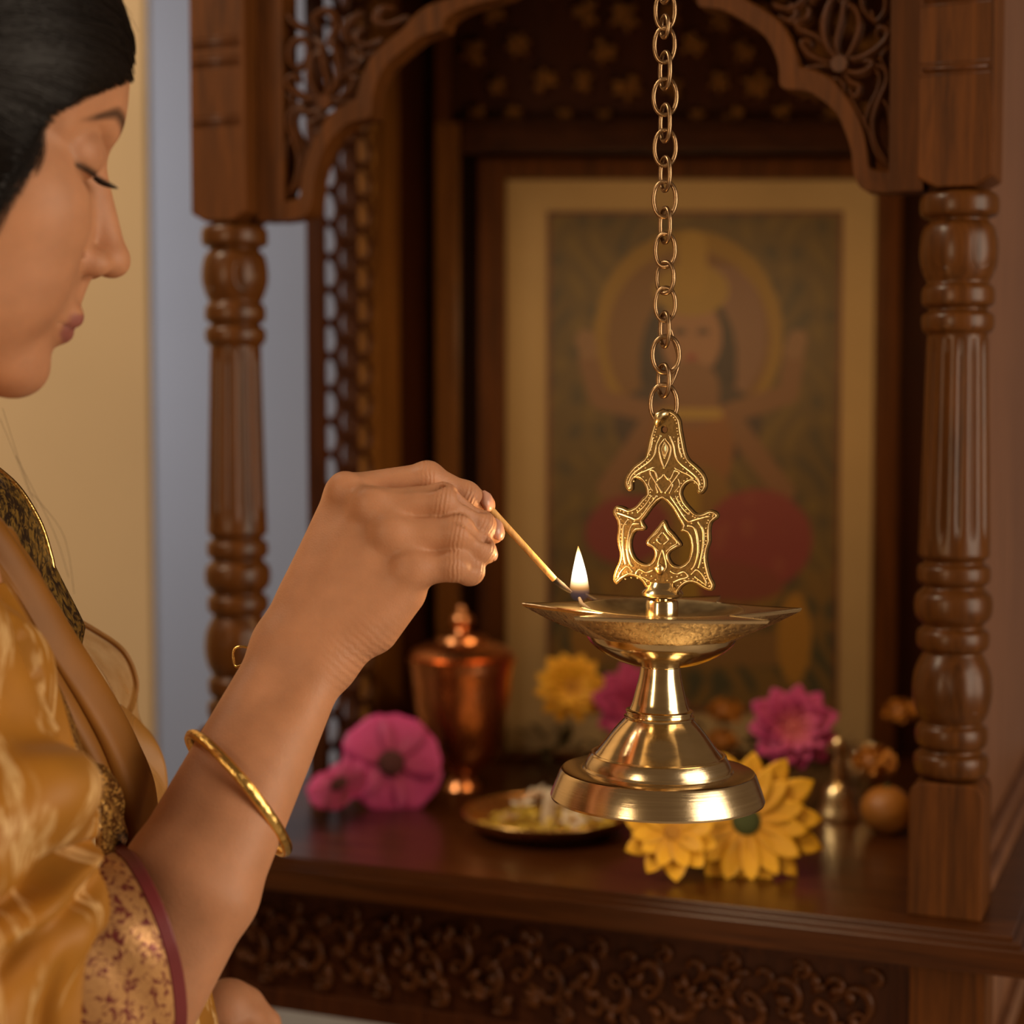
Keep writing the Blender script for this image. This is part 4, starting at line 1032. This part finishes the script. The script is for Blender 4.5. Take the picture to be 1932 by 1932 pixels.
g = Field(); g.add(cap(J(400, 1885, 1.115), J(470, 1940, 1.145), .012, .0095), .004); g.add(cap(J(470, 1940, 1.145), J(505, 1990, 1.14), .0095, .0075), .004); B.group(g, .008)

lo = np.array([-.50, .68, .80]); hi = np.array([.02, 1.19, 1.56])
bv, bf = surface_nets(B, lo, hi, .0013)
bv = relax(bv, bf, 2, .5)
# colours that belong to the skin: lips, brows, lash line, nails
def skin_colour(v):
    c = np.tile(np.array([.50, .24, .128]), (len(v), 1)); q = (v-HO_)@HRm
    def mixc(m, col):
        m = np.clip(m, 0, 1)[:, None]; c[:] = c*(1-m)+np.array(col)*m
    s = np.abs(q[:, 1]); near = (np.linalg.norm(q, axis=1) < .17)
    arc = .0795-.0042*((s)/.025)**2*.55                                            # upper lip border
    zl_ = q[:, 2]
    lip = np.clip((.0215-s)/.004, 0, 1)*np.clip((q[:, 0]-.070)/.006, 0, 1)
    upb = -.0708-.0052*(s/.024)**2; lob = -.0912+.0070*(s/.024)**2
    mixc(near*lip*np.clip((upb-zl_)/.0016, 0, 1)*np.clip((zl_-lob)/.0016, 0, 1), (.30, .105, .085))
    # eyebrow: an arc over the eye, fading at both ends
    t = (s-.010)/.042; zc = .021+.0060*np.sin(np.clip(t/.45, 0, 1)*PI/2)-.0135*np.clip((t-.45)/.55, 0, 1)**1.2; th = .0062*(1-.68*np.clip(t, 0, 1))
    m = np.clip(1-np.abs(zl_-zc)/th, 0, 1)**.6*np.clip(t/.12, 0, 1)*np.clip((1.02-t)/.25, 0, 1)*(q[:, 0] > .03)
    mixc(near*m*.93, (.020, .011, .008))
    # lash line on the lowered lid
    zl2 = -.0066+.0012*((s-.0315)/.016)**2
    m = np.clip(1-np.abs(zl_-zl2)/.0017, 0, 1)*np.clip((.0165-np.abs(s-.0315))/.003, 0, 1)*(q[:, 0] > .055)
    mixc(near*m*.95, (.018, .009, .006))
    m = np.clip(1-np.abs(zl_-.004)/.010, 0, 1)*np.clip((.019-np.abs(s-.0315))/.006, 0, 1)*(q[:, 0] > .055); mixc(near*m*.25, (.26, .10, .055))
    return c
cols = skin_colour(bv)
# how far along the finger each point lies from its nearest knuckle, for the skin folds there
wr = np.zeros((len(bv), 4), np.float32); wr[:, 3] = 1; best = np.full(len(bv), 9.)
for nm, ch in FG.items():
    for k_ in (1, 2):
        q0 = J(*ch[k_][0]); ax = J(*ch[k_+1][0])-J(*ch[k_-1][0]); ax /= np.linalg.norm(ax); d = bv-q0; r_ = np.linalg.norm(d, axis=1); t_ = d@ax
        m = r_ < best; best[m] = r_[m]; w_ = np.exp(-(t_/.0034)**2)*np.clip((.0145-r_)/.004, 0, 1)*np.clip(-d[:, 1]/.003+.6, 0, 1)*(1 if k_ == 1 else .7)
        wr[m, 0] = t_[m]*100; wr[m, 1] = w_[m]
c_w = J(690, 1245, .945); ax = J(745, 1150, .95)-J(600, 1300, .945); ax /= np.linalg.norm(ax); d = bv-c_w; r_ = np.linalg.norm(d, axis=1)
m = (r_ < .05) & (best > .02); w_ = np.clip(1-r_/.034, 0, 1)**1.2*.5; wr[m, 0] = (d@ax)[m]*62; wr[m, 1] = w_[m]
M_SKIN, nt, bs = mat('skin')
at = N(nt, 'ShaderNodeVertexColor', layer_name='Col'); v = coord(nt)
mo = noise(nt, v, 60, 4, .6); mr = N(nt, 'ShaderNodeMixRGB', blend_type='MULTIPLY'); mr.inputs[0].default_value = 1
nt.links.new(at.outputs[0], mr.inputs[1]); nt.links.new(ramp(nt, mo, [(.3, (.90, .88, .86)), (.7, (1.06, 1.04, 1.02))]), mr.inputs[2])
nt.links.new(mr.outputs[0], bs.inputs['Base Color'])
bs.inputs['Subsurface Weight'].default_value = .22; bs.inputs['Subsurface Radius'].default_value = (.007, .0028, .0014); bs.inputs['Subsurface Scale'].default_value = 1
bs.inputs['Roughness'].default_value = .52; bs.inputs['Specular IOR Level'].default_value = .38
vo = N(nt, 'ShaderNodeTexVoronoi'); vo.inputs['Scale'].default_value = 900; nt.links.new(v, vo.inputs['Vector'])
ad = N(nt, 'ShaderNodeMath', operation='ADD'); nt.links.new(noise(nt, v, 320, 4), ad.inputs[0]); nt.links.new(vo.outputs[0], ad.inputs[1])
bn = bump(nt, bs, ad.outputs[0], .18, .0006)
aw = N(nt, 'ShaderNodeVertexColor', layer_name='Fold'); sw = N(nt, 'ShaderNodeSeparateColor'); nt.links.new(aw.outputs[0], sw.inputs[0])
nz2 = noise(nt, v, 220, 3); ph = N(nt, 'ShaderNodeMath', operation='MULTIPLY_ADD'); ph.inputs[1].default_value = 26; nt.links.new(sw.outputs[0], ph.inputs[0])
sc2 = N(nt, 'ShaderNodeMath', operation='MULTIPLY'); sc2.inputs[1].default_value = 5.5; nt.links.new(nz2, sc2.inputs[0]); nt.links.new(sc2.outputs[0], ph.inputs[2])
sn = N(nt, 'ShaderNodeMath', operation='SINE'); nt.links.new(ph.outputs[0], sn.inputs[0])
wv_ = N(nt, 'ShaderNodeMath', operation='MULTIPLY'); nt.links.new(sn.outputs[0], wv_.inputs[0]); nt.links.new(sw.outputs[1], wv_.inputs[1])
b2 = N(nt, 'ShaderNodeBump'); b2.inputs['Strength'].default_value = .34; b2.inputs['Distance'].default_value = .0009
nt.links.new(wv_.outputs[0], b2.inputs['Height']); nt.links.new(bn.outputs[0], b2.inputs['Normal']); nt.links.new(b2.outputs[0], bs.inputs['Normal'])
pl_ = np.array(person.location)
body = mesh_obj('body', bv-pl_, bf, M_SKIN, person)
ca = body.data.color_attributes.new('Col', 'FLOAT_COLOR', 'POINT'); ca.data.foreach_set('color', np.c_[cols, np.ones(len(cols))].astype(np.float32).ravel())
fa = body.data.color_attributes.new('Fold', 'FLOAT_COLOR', 'POINT'); fa.data.foreach_set('color', wr.ravel())
# ------------------------------------------------------------------ hair, clothing, jewellery
def loc_(pts): return [tuple(nv(q)-pl_) for q in pts]
M_HAIR, nt, bs = mat('hair'); v = coord(nt, 'UV', (1, 1, 1)); f1 = noise(nt, v, 1.0, 3)
bs.inputs['Base Color'].default_value = (.007, .0046, .0038, 1); bs.inputs['Roughness'].default_value = .44; bs.inputs['Specular IOR Level'].default_value = .22
def hairline(f, s_):
    a = np.abs(s_)
    u = np.interp(f, [-.03, .012, .024, .033, .0375, .0415, .0480, .0570, .064, .078, .09, .11], [-.30, -.20, -.12, -.075, -.045, -.022, -.001, .016, .024, .038, .050, .072])
    return u + .005*np.clip(1-a/.020, 0, 1)
def face_region():
    def f(p): return (p[:, 2]-hairline(p[:, 0], p[:, 1]))*.62
    return f, np.zeros(3), 1.0
HH = Rigid(HO_, HRm)
HH.add(ell((-.012, 0, .043), (.1020, .0800, .0890)), .01)
HH.add(((lambda p: Field.__call__(H, p)-.0021), np.zeros(3), 1.0), .004)
HH.add(ell((-.060, 0, .010), (.066, .064, .075)), .03)
HH.add(ell((-.118, 0, -.005), (.042, .045, .040)), .02)               # bun
HH.add(face_region(), .006, 's')
hhf = HH.wrap()
class _HH(Field):
    def __init__(s): s.it = HH.it
    def __call__(s, p, c=None, rad=None): return hhf(p, c, rad)
c0 = HO_; hv, hfc = surface_nets(_HH(), c0-.24, c0+.24, .0022); hv = relax(hv, hfc, 3)
hair = mesh_obj('hair', hv-pl_, hfc, M_HAIR, person)
# combed strands lying on the cap, swept from the hairline back and down to the bun
SK_ = Rigid(HO_, HRm); SK_.it = HH.it[:-1]
class _SK(Field):
    def __init__(s): s.it = SK_.it
    def __call__(s, p, c=None, rad=None): return SK_.wrap()(p, c, rad)
from mathutils.bvhtree import BVHTree
sv, sf = surface_nets(_SK(), c0-.25, c0+.25, .0026); sv = (relax(sv, sf, 2)-HO_)@HRm
BV = BVHTree.FromPolygons(sv.tolist(), sf.tolist())
def onto_hair(q, lift):
    out = []
    for v_ in np.atleast_2d(q):
        co, no, ix, di = BV.find_nearest(Vector(v_)); d = nv(co); n = nv(no)
        if n@(d-np.array([-.01, 0, .0])) < 0: n = -n
        out.append(d+n*lift)
    return np.array(out)
rnd = random.Random(21); st = MB()
def side_of(f0, u0):
    h = BV.ray_cast(Vector((f0, .16, u0)), Vector((0, -1, 0)))
    return None if h[0] is None or h[0].y < .003 else h[0].y
for k in range(1500):
    s = 1 if rnd.random() < .88 else -1
    f0 = .012+.078*rnd.random(); u0 = float(hairline(np.array([f0]), np.array([.06]))[0])
    if rnd.random() < .5: u0 += rnd.random()**1.3*(.132-u0)
    a0 = side_of(f0, u0)
    if a0 is None: continue
    if a0 < .03: u0 = max(u0, float(hairline(np.array([f0]), np.array([a0]))[0]))
    drop = .012+.030*rnd.random()
    p0 = np.array([f0, s*a0, u0-.004*rnd.random()]); L0 = rnd.uniform(.7, 1)
    en = np.array([-.125, s*.035, rnd.uniform(-.045, .035)]); c1 = p0+np.array([-.035, s*.02, .004-.25*drop]); c2 = np.array([-.055, s*.078, .35*u0+.2*en[2]-.010])
    path = spline([p0, c1, c2, en], 8); path = path[:max(8, int(len(path)*L0))]
    q = onto_hair(path, rnd.uniform(-.0003, .0007)); n_ = len(q)
    st.tube([hw(v_)-pl_ for v_ in q], [(.00012+.00048*math.sin(PI*(i+1)/(n_+1)))*(.6+.8*(k % 7)/6) for i in range(n_)], 4)
for k in range(420):                                                   # soft short hairs along the temple
    f0 = rnd.uniform(.030, .052); u0 = float(hairline(np.array([f0]), np.array([.07]))[0]); a0 = side_of(f0, u0)
    if a0 is None or u0 < -.06: continue
    p0 = np.array([f0-.005, a0, u0+.003]); L_ = rnd.uniform(.4, 1); p1 = p0+np.array([-.004+.010*rnd.random(), .000, -.030*L_]); mid_ = (p0+p1)/2+np.array([.005*L_, 0, .002])
    st.tube([hw(v_)-pl_ for v_ in onto_hair(spline([p0, mid_, p1], 4), -.0012)], .00016, 3)
props(st.build('combed_strands', M_HAIR, hair), kind='stuff'); st = MB()
for (x0, y0, x1, y1, x2, y2) in ((0, 790, 25, 850, 60, 940), (5, 770, 40, 880, 70, 960), (30, 860, 100, 1000, 130, 1090), (60, 930, 120, 1010, 140, 1120), (170, 40, 228, 10, 250, 30), (200, 60, 240, 30, 262, 60)):
    st.tube([nv(q)-pl_ for q in spline([nv(P(x0, y0, .90)), nv(P(x1, y1, .89)), nv(P(x2, y2, .885))], 8)], .00010, 3)
props(st.build('stray_hairs', M_HAIR, hair), kind='stuff')
# lashes
M_LASH = plain('lash', (.010, .006, .005), .6); ls = MB()
for s in (1,):
    for k in range(26):
        t = k/25; y = s*(.0165+.030*t); z = -.0068+.0012*((abs(y)-.0315)/.016)**2; x = .0825-.0150*max(0, (abs(y)-.027)/.02)**1.6
        L_ = .0072+.003*math.sin(PI*t); dy = s*(t-.35)*.004
        p0 = hw((x, y, z)); p1 = hw((x+L_*.6, y+dy*.5, z-L_*.25)); p2 = hw((x+L_*1.2, y+dy, z-L_*.22))
        ls.tube(spline([p0-pl_, p1-pl_, p2-pl_], 4), [.00042, .0004, .0004, .00036, .0003, .00026, .0002, .00016, .0001], 4)
props(ls.build('eyelashes', M_LASH, person), kind='stuff')
# finger nails
M_NAIL = plain('nail', (.62, .32, .23), .35, coat=.2)
nl = [((913, 938, .980), (926, 955, .988), .0062), ((932, 990, .967), (945, 1008, .974), .0066), ((922, 1032, .9585), (933, 1048, .965), .0055), ((901, 1067, .9545), (909, 1081, .960), .0045)]
for a, b, wd in nl:
    m = MB(); pa, pb = P(*a), P(*b); m.tube([pa-Vector(pl_), (pa+pb)/2-Vector(pl_), pb-Vector(pl_)], [wd*.75, wd, wd*.7], 14, flat=.55, nrm=(.75, -.55, .45)); m.build('finger_nail', M_NAIL, person)

def loft(rows, nu=10, nvv=10, bulge=None):
    """smooth sheet through rows of photo points (px, py, Y)"""
    g = np.array([[nv(P(*q)) for q in r] for r in rows])
    g = np.array([spline(r, nu) for r in g]); g = np.swapaxes(np.array([spline(g[:, i], nvv) for i in range(g.shape[1])]), 0, 1)
    R_, K_ = g.shape[:2]; u, w_ = np.meshgrid(np.linspace(0, 1, K_), np.linspace(0, 1, R_))
    du = np.gradient(g, axis=1); dv = np.gradient(g, axis=0); n = np.cross(du, dv); n /= np.linalg.norm(n, axis=2)[..., None]+1e-12
    n *= np.where(n[..., 1:2] > 0, -1, 1)
    if bulge is not None: g = g+n*bulge(u, w_)[..., None]
    i = np.arange((R_-1)*K_).reshape(R_-1, K_)[:, :-1].ravel()
    return g.reshape(-1, 3)-pl_, np.c_[i, i+1, i+K_+1, i+K_], np.c_[u.ravel(), w_.ravel()]
def cloth(name, rows, m, parent, nu=10, nvv=10, bulge=None, thick=.0009):
    vs, fs, uv = loft(rows, nu, nvv, bulge)
    o = mesh_obj(name, vs, fs, m, parent, uv=uv); s = o.modifiers.new('thickness', 'SOLIDIFY'); s.thickness = thick; s.offset = 0; return o
def silk(name, base, motif=None, scale=(9, 9), rough=.42, thresh=(.60, .66), dark=.75):
    m, nt, b = mat(name); v = coord(nt, 'UV', (scale[0], scale[1], 1)); vo_ = coord(nt, 'Object')
    f = noise(nt, vo_, 26, 3); c = ramp(nt, f, [(.3, [q*dark for q in base]), (.7, base)]); fin = c
    if motif:
        n1 = noise(nt, coord(nt, 'UV', (scale[0]*1.0, scale[1]*.45, 1), (0, 0, .5)), 1.0, 2, .5, 1.0)
        n2 = noise(nt, coord(nt, 'UV', (scale[0]*7, scale[1]*2.0, 1), (0, 0, .5)), 1.0, 3, .6, .6)
        k1 = ramp(nt, n1, [(thresh[0], (0, 0, 0)), (thresh[1], (1, 1, 1))]); k2 = ramp(nt, n2, [(.42, (0, 0, 0)), (.58, (1, 1, 1))])
        mm = N(nt, 'ShaderNodeMath', operation='MULTIPLY'); nt.links.new(k1, mm.inputs[0]); nt.links.new(k2, mm.inputs[1])
        mx = N(nt, 'ShaderNodeMixRGB'); nt.links.new(mm.outputs[0], mx.inputs[0]); nt.links.new(c, mx.inputs[1]); mx.inputs[2].default_value = (*motif, 1); fin = mx.outputs[0]
    nt.links.new(fin, b.inputs['Base Color']); b.inputs['Roughness'].default_value = rough; b.inputs['Sheen Weight'].default_value = .08; b.inputs['Sheen Roughness'].default_value = .4
    b.inputs['Sheen Tint'].default_value = (1, .75, .4, 1)
    bump(nt, b, noise(nt, vo_, 700, 2), .12, .0005); return m
SILK = silk('silk_mustard_woven', (.43, .175, .013), (.68, .43, .18), (9, 11), .60, (.52, .585))
SILK_P = silk('silk_mustard_plain', (.27, .102, .008), None, rough=.6)
def brocade(name, a, b_, scale, t=(.44, .56), metal_=.35, rough=.36, rot=.4):
    m, nt, b = mat(name); v = coord(nt, 'UV', (scale[0], scale[1], 1), (0, 0, rot))
    f = noise(nt, v, 1.0, 3, .55, 2.2); vo = N(nt, 'ShaderNodeTexVoronoi', feature='SMOOTH_F1'); vo.inputs['Scale'].default_value = 1.6; nt.links.new(v, vo.inputs['Vector'])
    mm = N(nt, 'ShaderNodeMath', operation='MULTIPLY_ADD'); mm.inputs[1].default_value = .45; nt.links.new(vo.outputs[0], mm.inputs[0]); nt.links.new(f, mm.inputs[2])
    c = ramp(nt, mm.outputs[0], [(t[0]+.12, a), (t[1]+.12, b_)]); nt.links.new(c, b.inputs['Base Color'])
    b.inputs['Metallic'].default_value = metal_; b.inputs['Roughness'].default_value = rough; bump(nt, b, mm.outputs[0], .5, .0008); return m
BROC_P = brocade('brocade_gold_maroon', (.62, .33, .13), (.20, .035, .035), (40, 8), (.60, .72))
BROC_G = brocade('brocade_gold', (.70, .40, .10), (.12, .045, .012), (44, 9), (.46, .60), .6, .3)
BROC_D = brocade('brocade_dark_gold', (.30, .17, .035), (.035, .020, .012), (22, 9), (.42, .66), .35, .4)
MAROON = silk('silk_maroon', (.20, .030, .035), None, rough=.4)

sari = bpy.data.objects.new('sari', None); C.objects.link(sari); sari.parent = person
# sleeve of the blouse: a wide cuff round the forearm near the elbow
def ringpts(pts): return pts
edge = [(228, 1590, .905), (262, 1622, .868), (300, 1690, .846), (330, 1770, .840), (348, 1850, .845), (352, 1930, .852), (335, 2010, .872), (280, 2030, .92), (225, 1960, .95), (200, 1800, .955), (205, 1660, .940), (228, 1590, .905)]
def shift(row, dx, dy, dY, sc=1.0):
    cx = np.mean([q[0] for q in row]); cy = np.mean([q[1] for q in row]); cY = np.mean([q[2] for q in row])
    return [((q[0]-cx)*sc+cx+dx, (q[1]-cy)*sc+cy+dy, (q[2]-cY)*sc+cY+dY) for q in row]
e0 = edge; e1 = shift(edge, -24, 9, -.002, 1.01); e2 = shift(edge, -75, 30, -.005, 1.06); e3 = shift(edge, -140, 60, -.010, 1.10); e4 = shift(edge, -230, 80, -.015, 1.12)
cloth('sleeve_edge', [e0, e1], MAROON, sari, 10, 6, None, .0016)
cloth('sleeve_border', [e1, e2, e3, e4], BROC_P, sari, 10, 10, lambda u, v: .0012*np.sin(v*9+u*20)*np.sin(PI*v))
# far layers first
cloth('blouse_front', [[(-60, 850, 1.00), (0, 890, 1.00), (40, 930, 1.0), (75, 990, 1.0), (100, 1060, 1.0), (150, 1160, 1.005), (160, 1185, 1.01)],
                       [(-80, 900, .97), (-10, 930, .97), (30, 990, .97), (60, 1060, .97), (85, 1130, .975), (130, 1200, .98), (150, 1240, .985)],
                       [(-120, 1000, .94), (-30, 1040, .94), (10, 1090, .94), (45, 1150, .94), (70, 1210, .95), (110, 1270, .955), (140, 1320, .96)]], BROC_D, sari)
t = MB(); t.tube([nv(q)-pl_ for q in spline([nv(P(*q)) for q in ((-60, 846, 1.0), (0, 888, 1.0), (40, 927, 1.0), (76, 988, 1.0), (96, 1050, .999), (110, 1110, 1.0), (150, 1170, 1.005))], 8)], .0016, 6); t.build('blouse_piping', GOLD, sari)
# sheer scarf end on the far shoulder
M_SHEER, nt, bs = mat('sheer_scarf'); bs.inputs['Base Color'].default_value = (.55, .27, .06, 1); bs.inputs['Roughness'].default_value = .7
mxs = N(nt, 'ShaderNodeMixShader'); trn = N(nt, 'ShaderNodeBsdfTransparent'); ou = [n for n in nt.nodes if n.type == 'OUTPUT_MATERIAL'][0]
wv = noise(nt, coord(nt, 'UV', (5, 3, 1)), 1.0, 2); nt.links.new(ramp(nt, wv, [(.3, (.22,)*3), (.7, (.55,)*3)]), mxs.inputs[0])
nt.links.new(trn.outputs[0], mxs.inputs[1]); nt.links.new(bs.outputs[0], mxs.inputs[2]); nt.links.new(mxs.outputs[0], ou.inputs[0])
M_SHEER2 = silk('scarf_folded', (.46, .21, .04), None)
cloth('scarf_sheer', [[(120, 1165, 1.06), (180, 1195, 1.07), (235, 1235, 1.075), (258, 1290, 1.08), (262, 1350, 1.08), (300, 1430, 1.08), (318, 1500, 1.08)],
                      [(120, 1200, 1.05), (170, 1240, 1.055), (205, 1290, 1.06), (225, 1350, 1.06), (250, 1420, 1.06), (275, 1500, 1.06), (290, 1560, 1.06)]], M_SHEER, sari)
t = MB(); t.tube([nv(q)-pl_ for q in spline([nv(P(*q)) for q in ((125, 1160, 1.06), (180, 1190, 1.07), (232, 1228, 1.075), (255, 1280, 1.08), (252, 1320, 1.08), (240, 1350, 1.08))], 8)], .0035, 8, flat=.5); t.build('scarf_hem', M_SHEER2, sari)
cloth('scarf_fold', [[(225, 1330, 1.075), (262, 1370, 1.08), (292, 1415, 1.08), (308, 1470, 1.08), (312, 1540, 1.08)], [(205, 1350, 1.06), (240, 1400, 1.06), (262, 1450, 1.06), (275, 1520, 1.06), (270, 1600, 1.06)],
                     [(170, 1330, 1.05), (200, 1400, 1.05), (225, 1470, 1.05), (235, 1540, 1.05), (230, 1640, 1.05)]], M_SHEER2, sari, bulge=lambda u, v: .004*np.sin(v*7+u*3))
# plain pleats running down from the shoulder
cloth('shoulder_pleat', [[(-110, 860, .93), (-50, 920, .93), (0, 975, .93), (60, 1060, .935), (130, 1180, .94), (200, 1290, .945), (250, 1380, .95), (290, 1470, .955), (300, 1560, .96)],
                         [(-120, 900, .895), (-60, 960, .895), (0, 1030, .90), (50, 1110, .905), (110, 1220, .91), (170, 1320, .915), (215, 1410, .92), (245, 1500, .925), (255, 1600, .93)],
                         [(-130, 960, .89), (-70, 1010, .89), (-5, 1085, .895), (40, 1160, .90), (90, 1260, .905), (140, 1350, .91), (180, 1430, .915), (215, 1520, .92), (225, 1640, .93)],
                         [(-140, 1040, .90), (-80, 1080, .90), (-20, 1130, .905), (20, 1200, .91), (60, 1290, .915), (110, 1380, .92), (150, 1460, .925), (190, 1550, .93), (200, 1660, .935)]], SILK_P, sari,
      bulge=lambda u, v: .0045*np.sin(v*11-.6)+.0012*np.sin(v*25+u*6))
# narrow gold border hanging between pleat and drape
cloth('gold_border', [[(95, 1265, .900), (118, 1310, .895), (140, 1365, .89), (165, 1430, .885), (212, 1455, .895), (232, 1520, .90), (238, 1570, .905), (225, 1610, .91)],
                      [(92, 1270, .893), (112, 1315, .888), (132, 1370, .882), (158, 1432, .878), (192, 1470, .878), (208, 1530, .880), (212, 1580, .885), (208, 1620, .89)],
                      [(88, 1275, .890), (106, 1320, .885), (124, 1375, .88), (148, 1440, .875), (172, 1480, .870), (184, 1540, .872), (190, 1590, .876), (192, 1640, .88)]], BROC_G, sari,
      bulge=lambda u, v: .0012*np.sin(u*30+v*9)*(u > .5))
# the woven drape over shoulder and upper arm
def fold(u, v):
    f = .010*np.exp(-((v-.44-.12*(1-u))/.09)**2)*np.clip(u*1.6, 0, 1)          # puffed fold above the tuck
    f += -.013*np.exp(-((v-.60-.42*(1-u)*.55)/.030)**2)*np.clip(u*1.4, 0, 1)    # crease running down from the tuck
    f += -.008*np.exp(-((v-.69-.60*(1-u)*.55)/.028)**2)*np.clip(u*1.6, 0, 1)
    f += .006*np.exp(-((v-.645-.50*(1-u)*.55)/.03)**2)*np.clip(u*1.6, 0, 1)
    f += .0035*np.sin(u*9+v*16)+.002*np.sin(u*17-v*23)
    f += -.006*np.exp(-((u-.80)/.05)**2)*np.clip((v-.72)*6, 0, 1)
    return 1.25*f*np.clip((1.02-u)*9, .25, 1)
cloth('woven_drape', [
    [(-260, 1000, .80), (-190, 990, .815), (-120, 1000, .83), (-70, 1030, .85), (-20, 1080, .87), (8, 1100, .885)],
    [(-270, 1130, .77), (-190, 1120, .775), (-110, 1120, .79), (-50, 1130, .82), (20, 1160, .85), (55, 1180, .875)],
    [(-280, 1260, .755), (-190, 1250, .76), (-100, 1245, .775), (-20, 1250, .80), (60, 1265, .835), (100, 1275, .87)],
    [(-280, 1400, .75), (-190, 1390, .755), (-100, 1380, .765), (0, 1380, .785), (90, 1380, .82), (142, 1385, .862)],
    [(-280, 1500, .75), (-190, 1495, .75), (-90, 1490, .755), (20, 1480, .77), (120, 1470, .80), (176, 1480, .845)],
    [(-280, 1620, .75), (-190, 1610, .75), (-90, 1600, .752), (20, 1590, .765), (125, 1575, .79), (190, 1570, .835)],
    [(-280, 1740, .755), (-190, 1730, .752), (-90, 1715, .752), (20, 1690, .765), (120, 1650, .79), (184, 1620, .83)],
    [(-280, 1850, .76), (-190, 1840, .757), (-90, 1820, .757), (20, 1790, .765), (130, 1750, .785), (205, 1730, .815)],
    [(-280, 1980, .77), (-190, 1975, .765), (-90, 1960, .762), (0, 1940, .77), (90, 1900, .785), (160, 1830, .80)],
    [(-280, 2150, .78), (-190, 2150, .775), (-90, 2150, .772), (0, 2150, .775), (80, 2150, .785), (150, 2150, .80)]], SILK, sari, 14, 14, fold)
# lower front of the sari, behind the forearm, and the skirt down to the floor
cloth('sari_front', [[(180, 1560, .99), (240, 1600, 1.0), (300, 1650, 1.01), (330, 1720, 1.02)], [(180, 1800, .98), (260, 1800, 1.0), (330, 1810, 1.02), (380, 1830, 1.05)], [(180, 2000, .98), (260, 2000, 1.0), (350, 1990, 1.04), (420, 1990, 1.08)], [(160, 2200, .97), (260, 2200, 1.0), (350, 2200, 1.04), (420, 2200, 1.08)]], SILK, sari,
      bulge=lambda u, v: .004*np.sin(u*14+v*3))
t = MB(); cw = Vector((WA[0], WA[1], 0))-Vector((pl_[0], pl_[1], 0))
t.lathe([(.30, .005), (.27, .30), (.22, .60), (.17, .85), (.135, float(WA[2])-.02), (.12, float(WA[2])+.10)], 96, (cw.x, cw.y, 0), lambda a, z: 1+.05*math.sin(11*a)*max(0, 1-z)); t.build('pleated_skirt', SILK, sari)

# bangle and the thin loop behind the wrist
bg = empty('gold_bangle', P(449, 1497, .925), 'embossed gold bangle around the forearm of the raised arm', 'bangle')
cB = P(449, 1497, .925); aB = (P(540, 1612, .925)-P(357, 1383, .925))/2; rB = aB.length
ax_ = aB.normalized(); nb_ = Vector((.44*.86, .40, .9*.86)).normalized()
bB = ax_.cross((Vector((.77, 0, .63))*.92+Vector((0, .39, 0))).normalized()).normalized()
if bB.y > 0: bB = -bB
m = MB(); nn_ = 160; axn = ax_.cross(bB).normalized()
ring = []
for k in range(nn_):
    t = 2*PI*k/nn_; rad_ = ax_*math.cos(t)+bB*math.sin(t)
    for (dr, dn) in ((-.0010, -.0026), (.0008, -.0030), (.0017, -.0018), (.0020+.0005*(1 if (k//2) % 2 else -.3), 0), (.0017, .0018), (.0008, .0030), (-.0010, .0026)):
        ring.append(rad_*(rB+dr-.001)+axn*dn)
m.add(ring, [(k*7+j, k*7+(j+1) % 7, ((k+1) % nn_)*7+(j+1) % 7, ((k+1) % nn_)*7+j) for k in range(nn_) for j in range(7)])
m.build('bangle_ring', GOLD, bg)
lpw = empty('wire_bracelet', P(505, 1238, .972), 'thin gold wire bracelet showing as a small loop behind the wrist', 'bracelet')
m = MB(); pts = [P(*q)-lpw.location for q in ((462, 1252, .968), (446, 1258, .972), (440, 1240, .975), (443, 1224, .976), (458, 1220, .976), (480, 1226, .978), (540, 1250, .99), (610, 1275, .985), (600, 1278, .978), (540, 1262, .988), (490, 1256, .98))]
m.tube(spline(pts, 6), .0008, 8); m.build('wire_loop', GOLD, lpw)
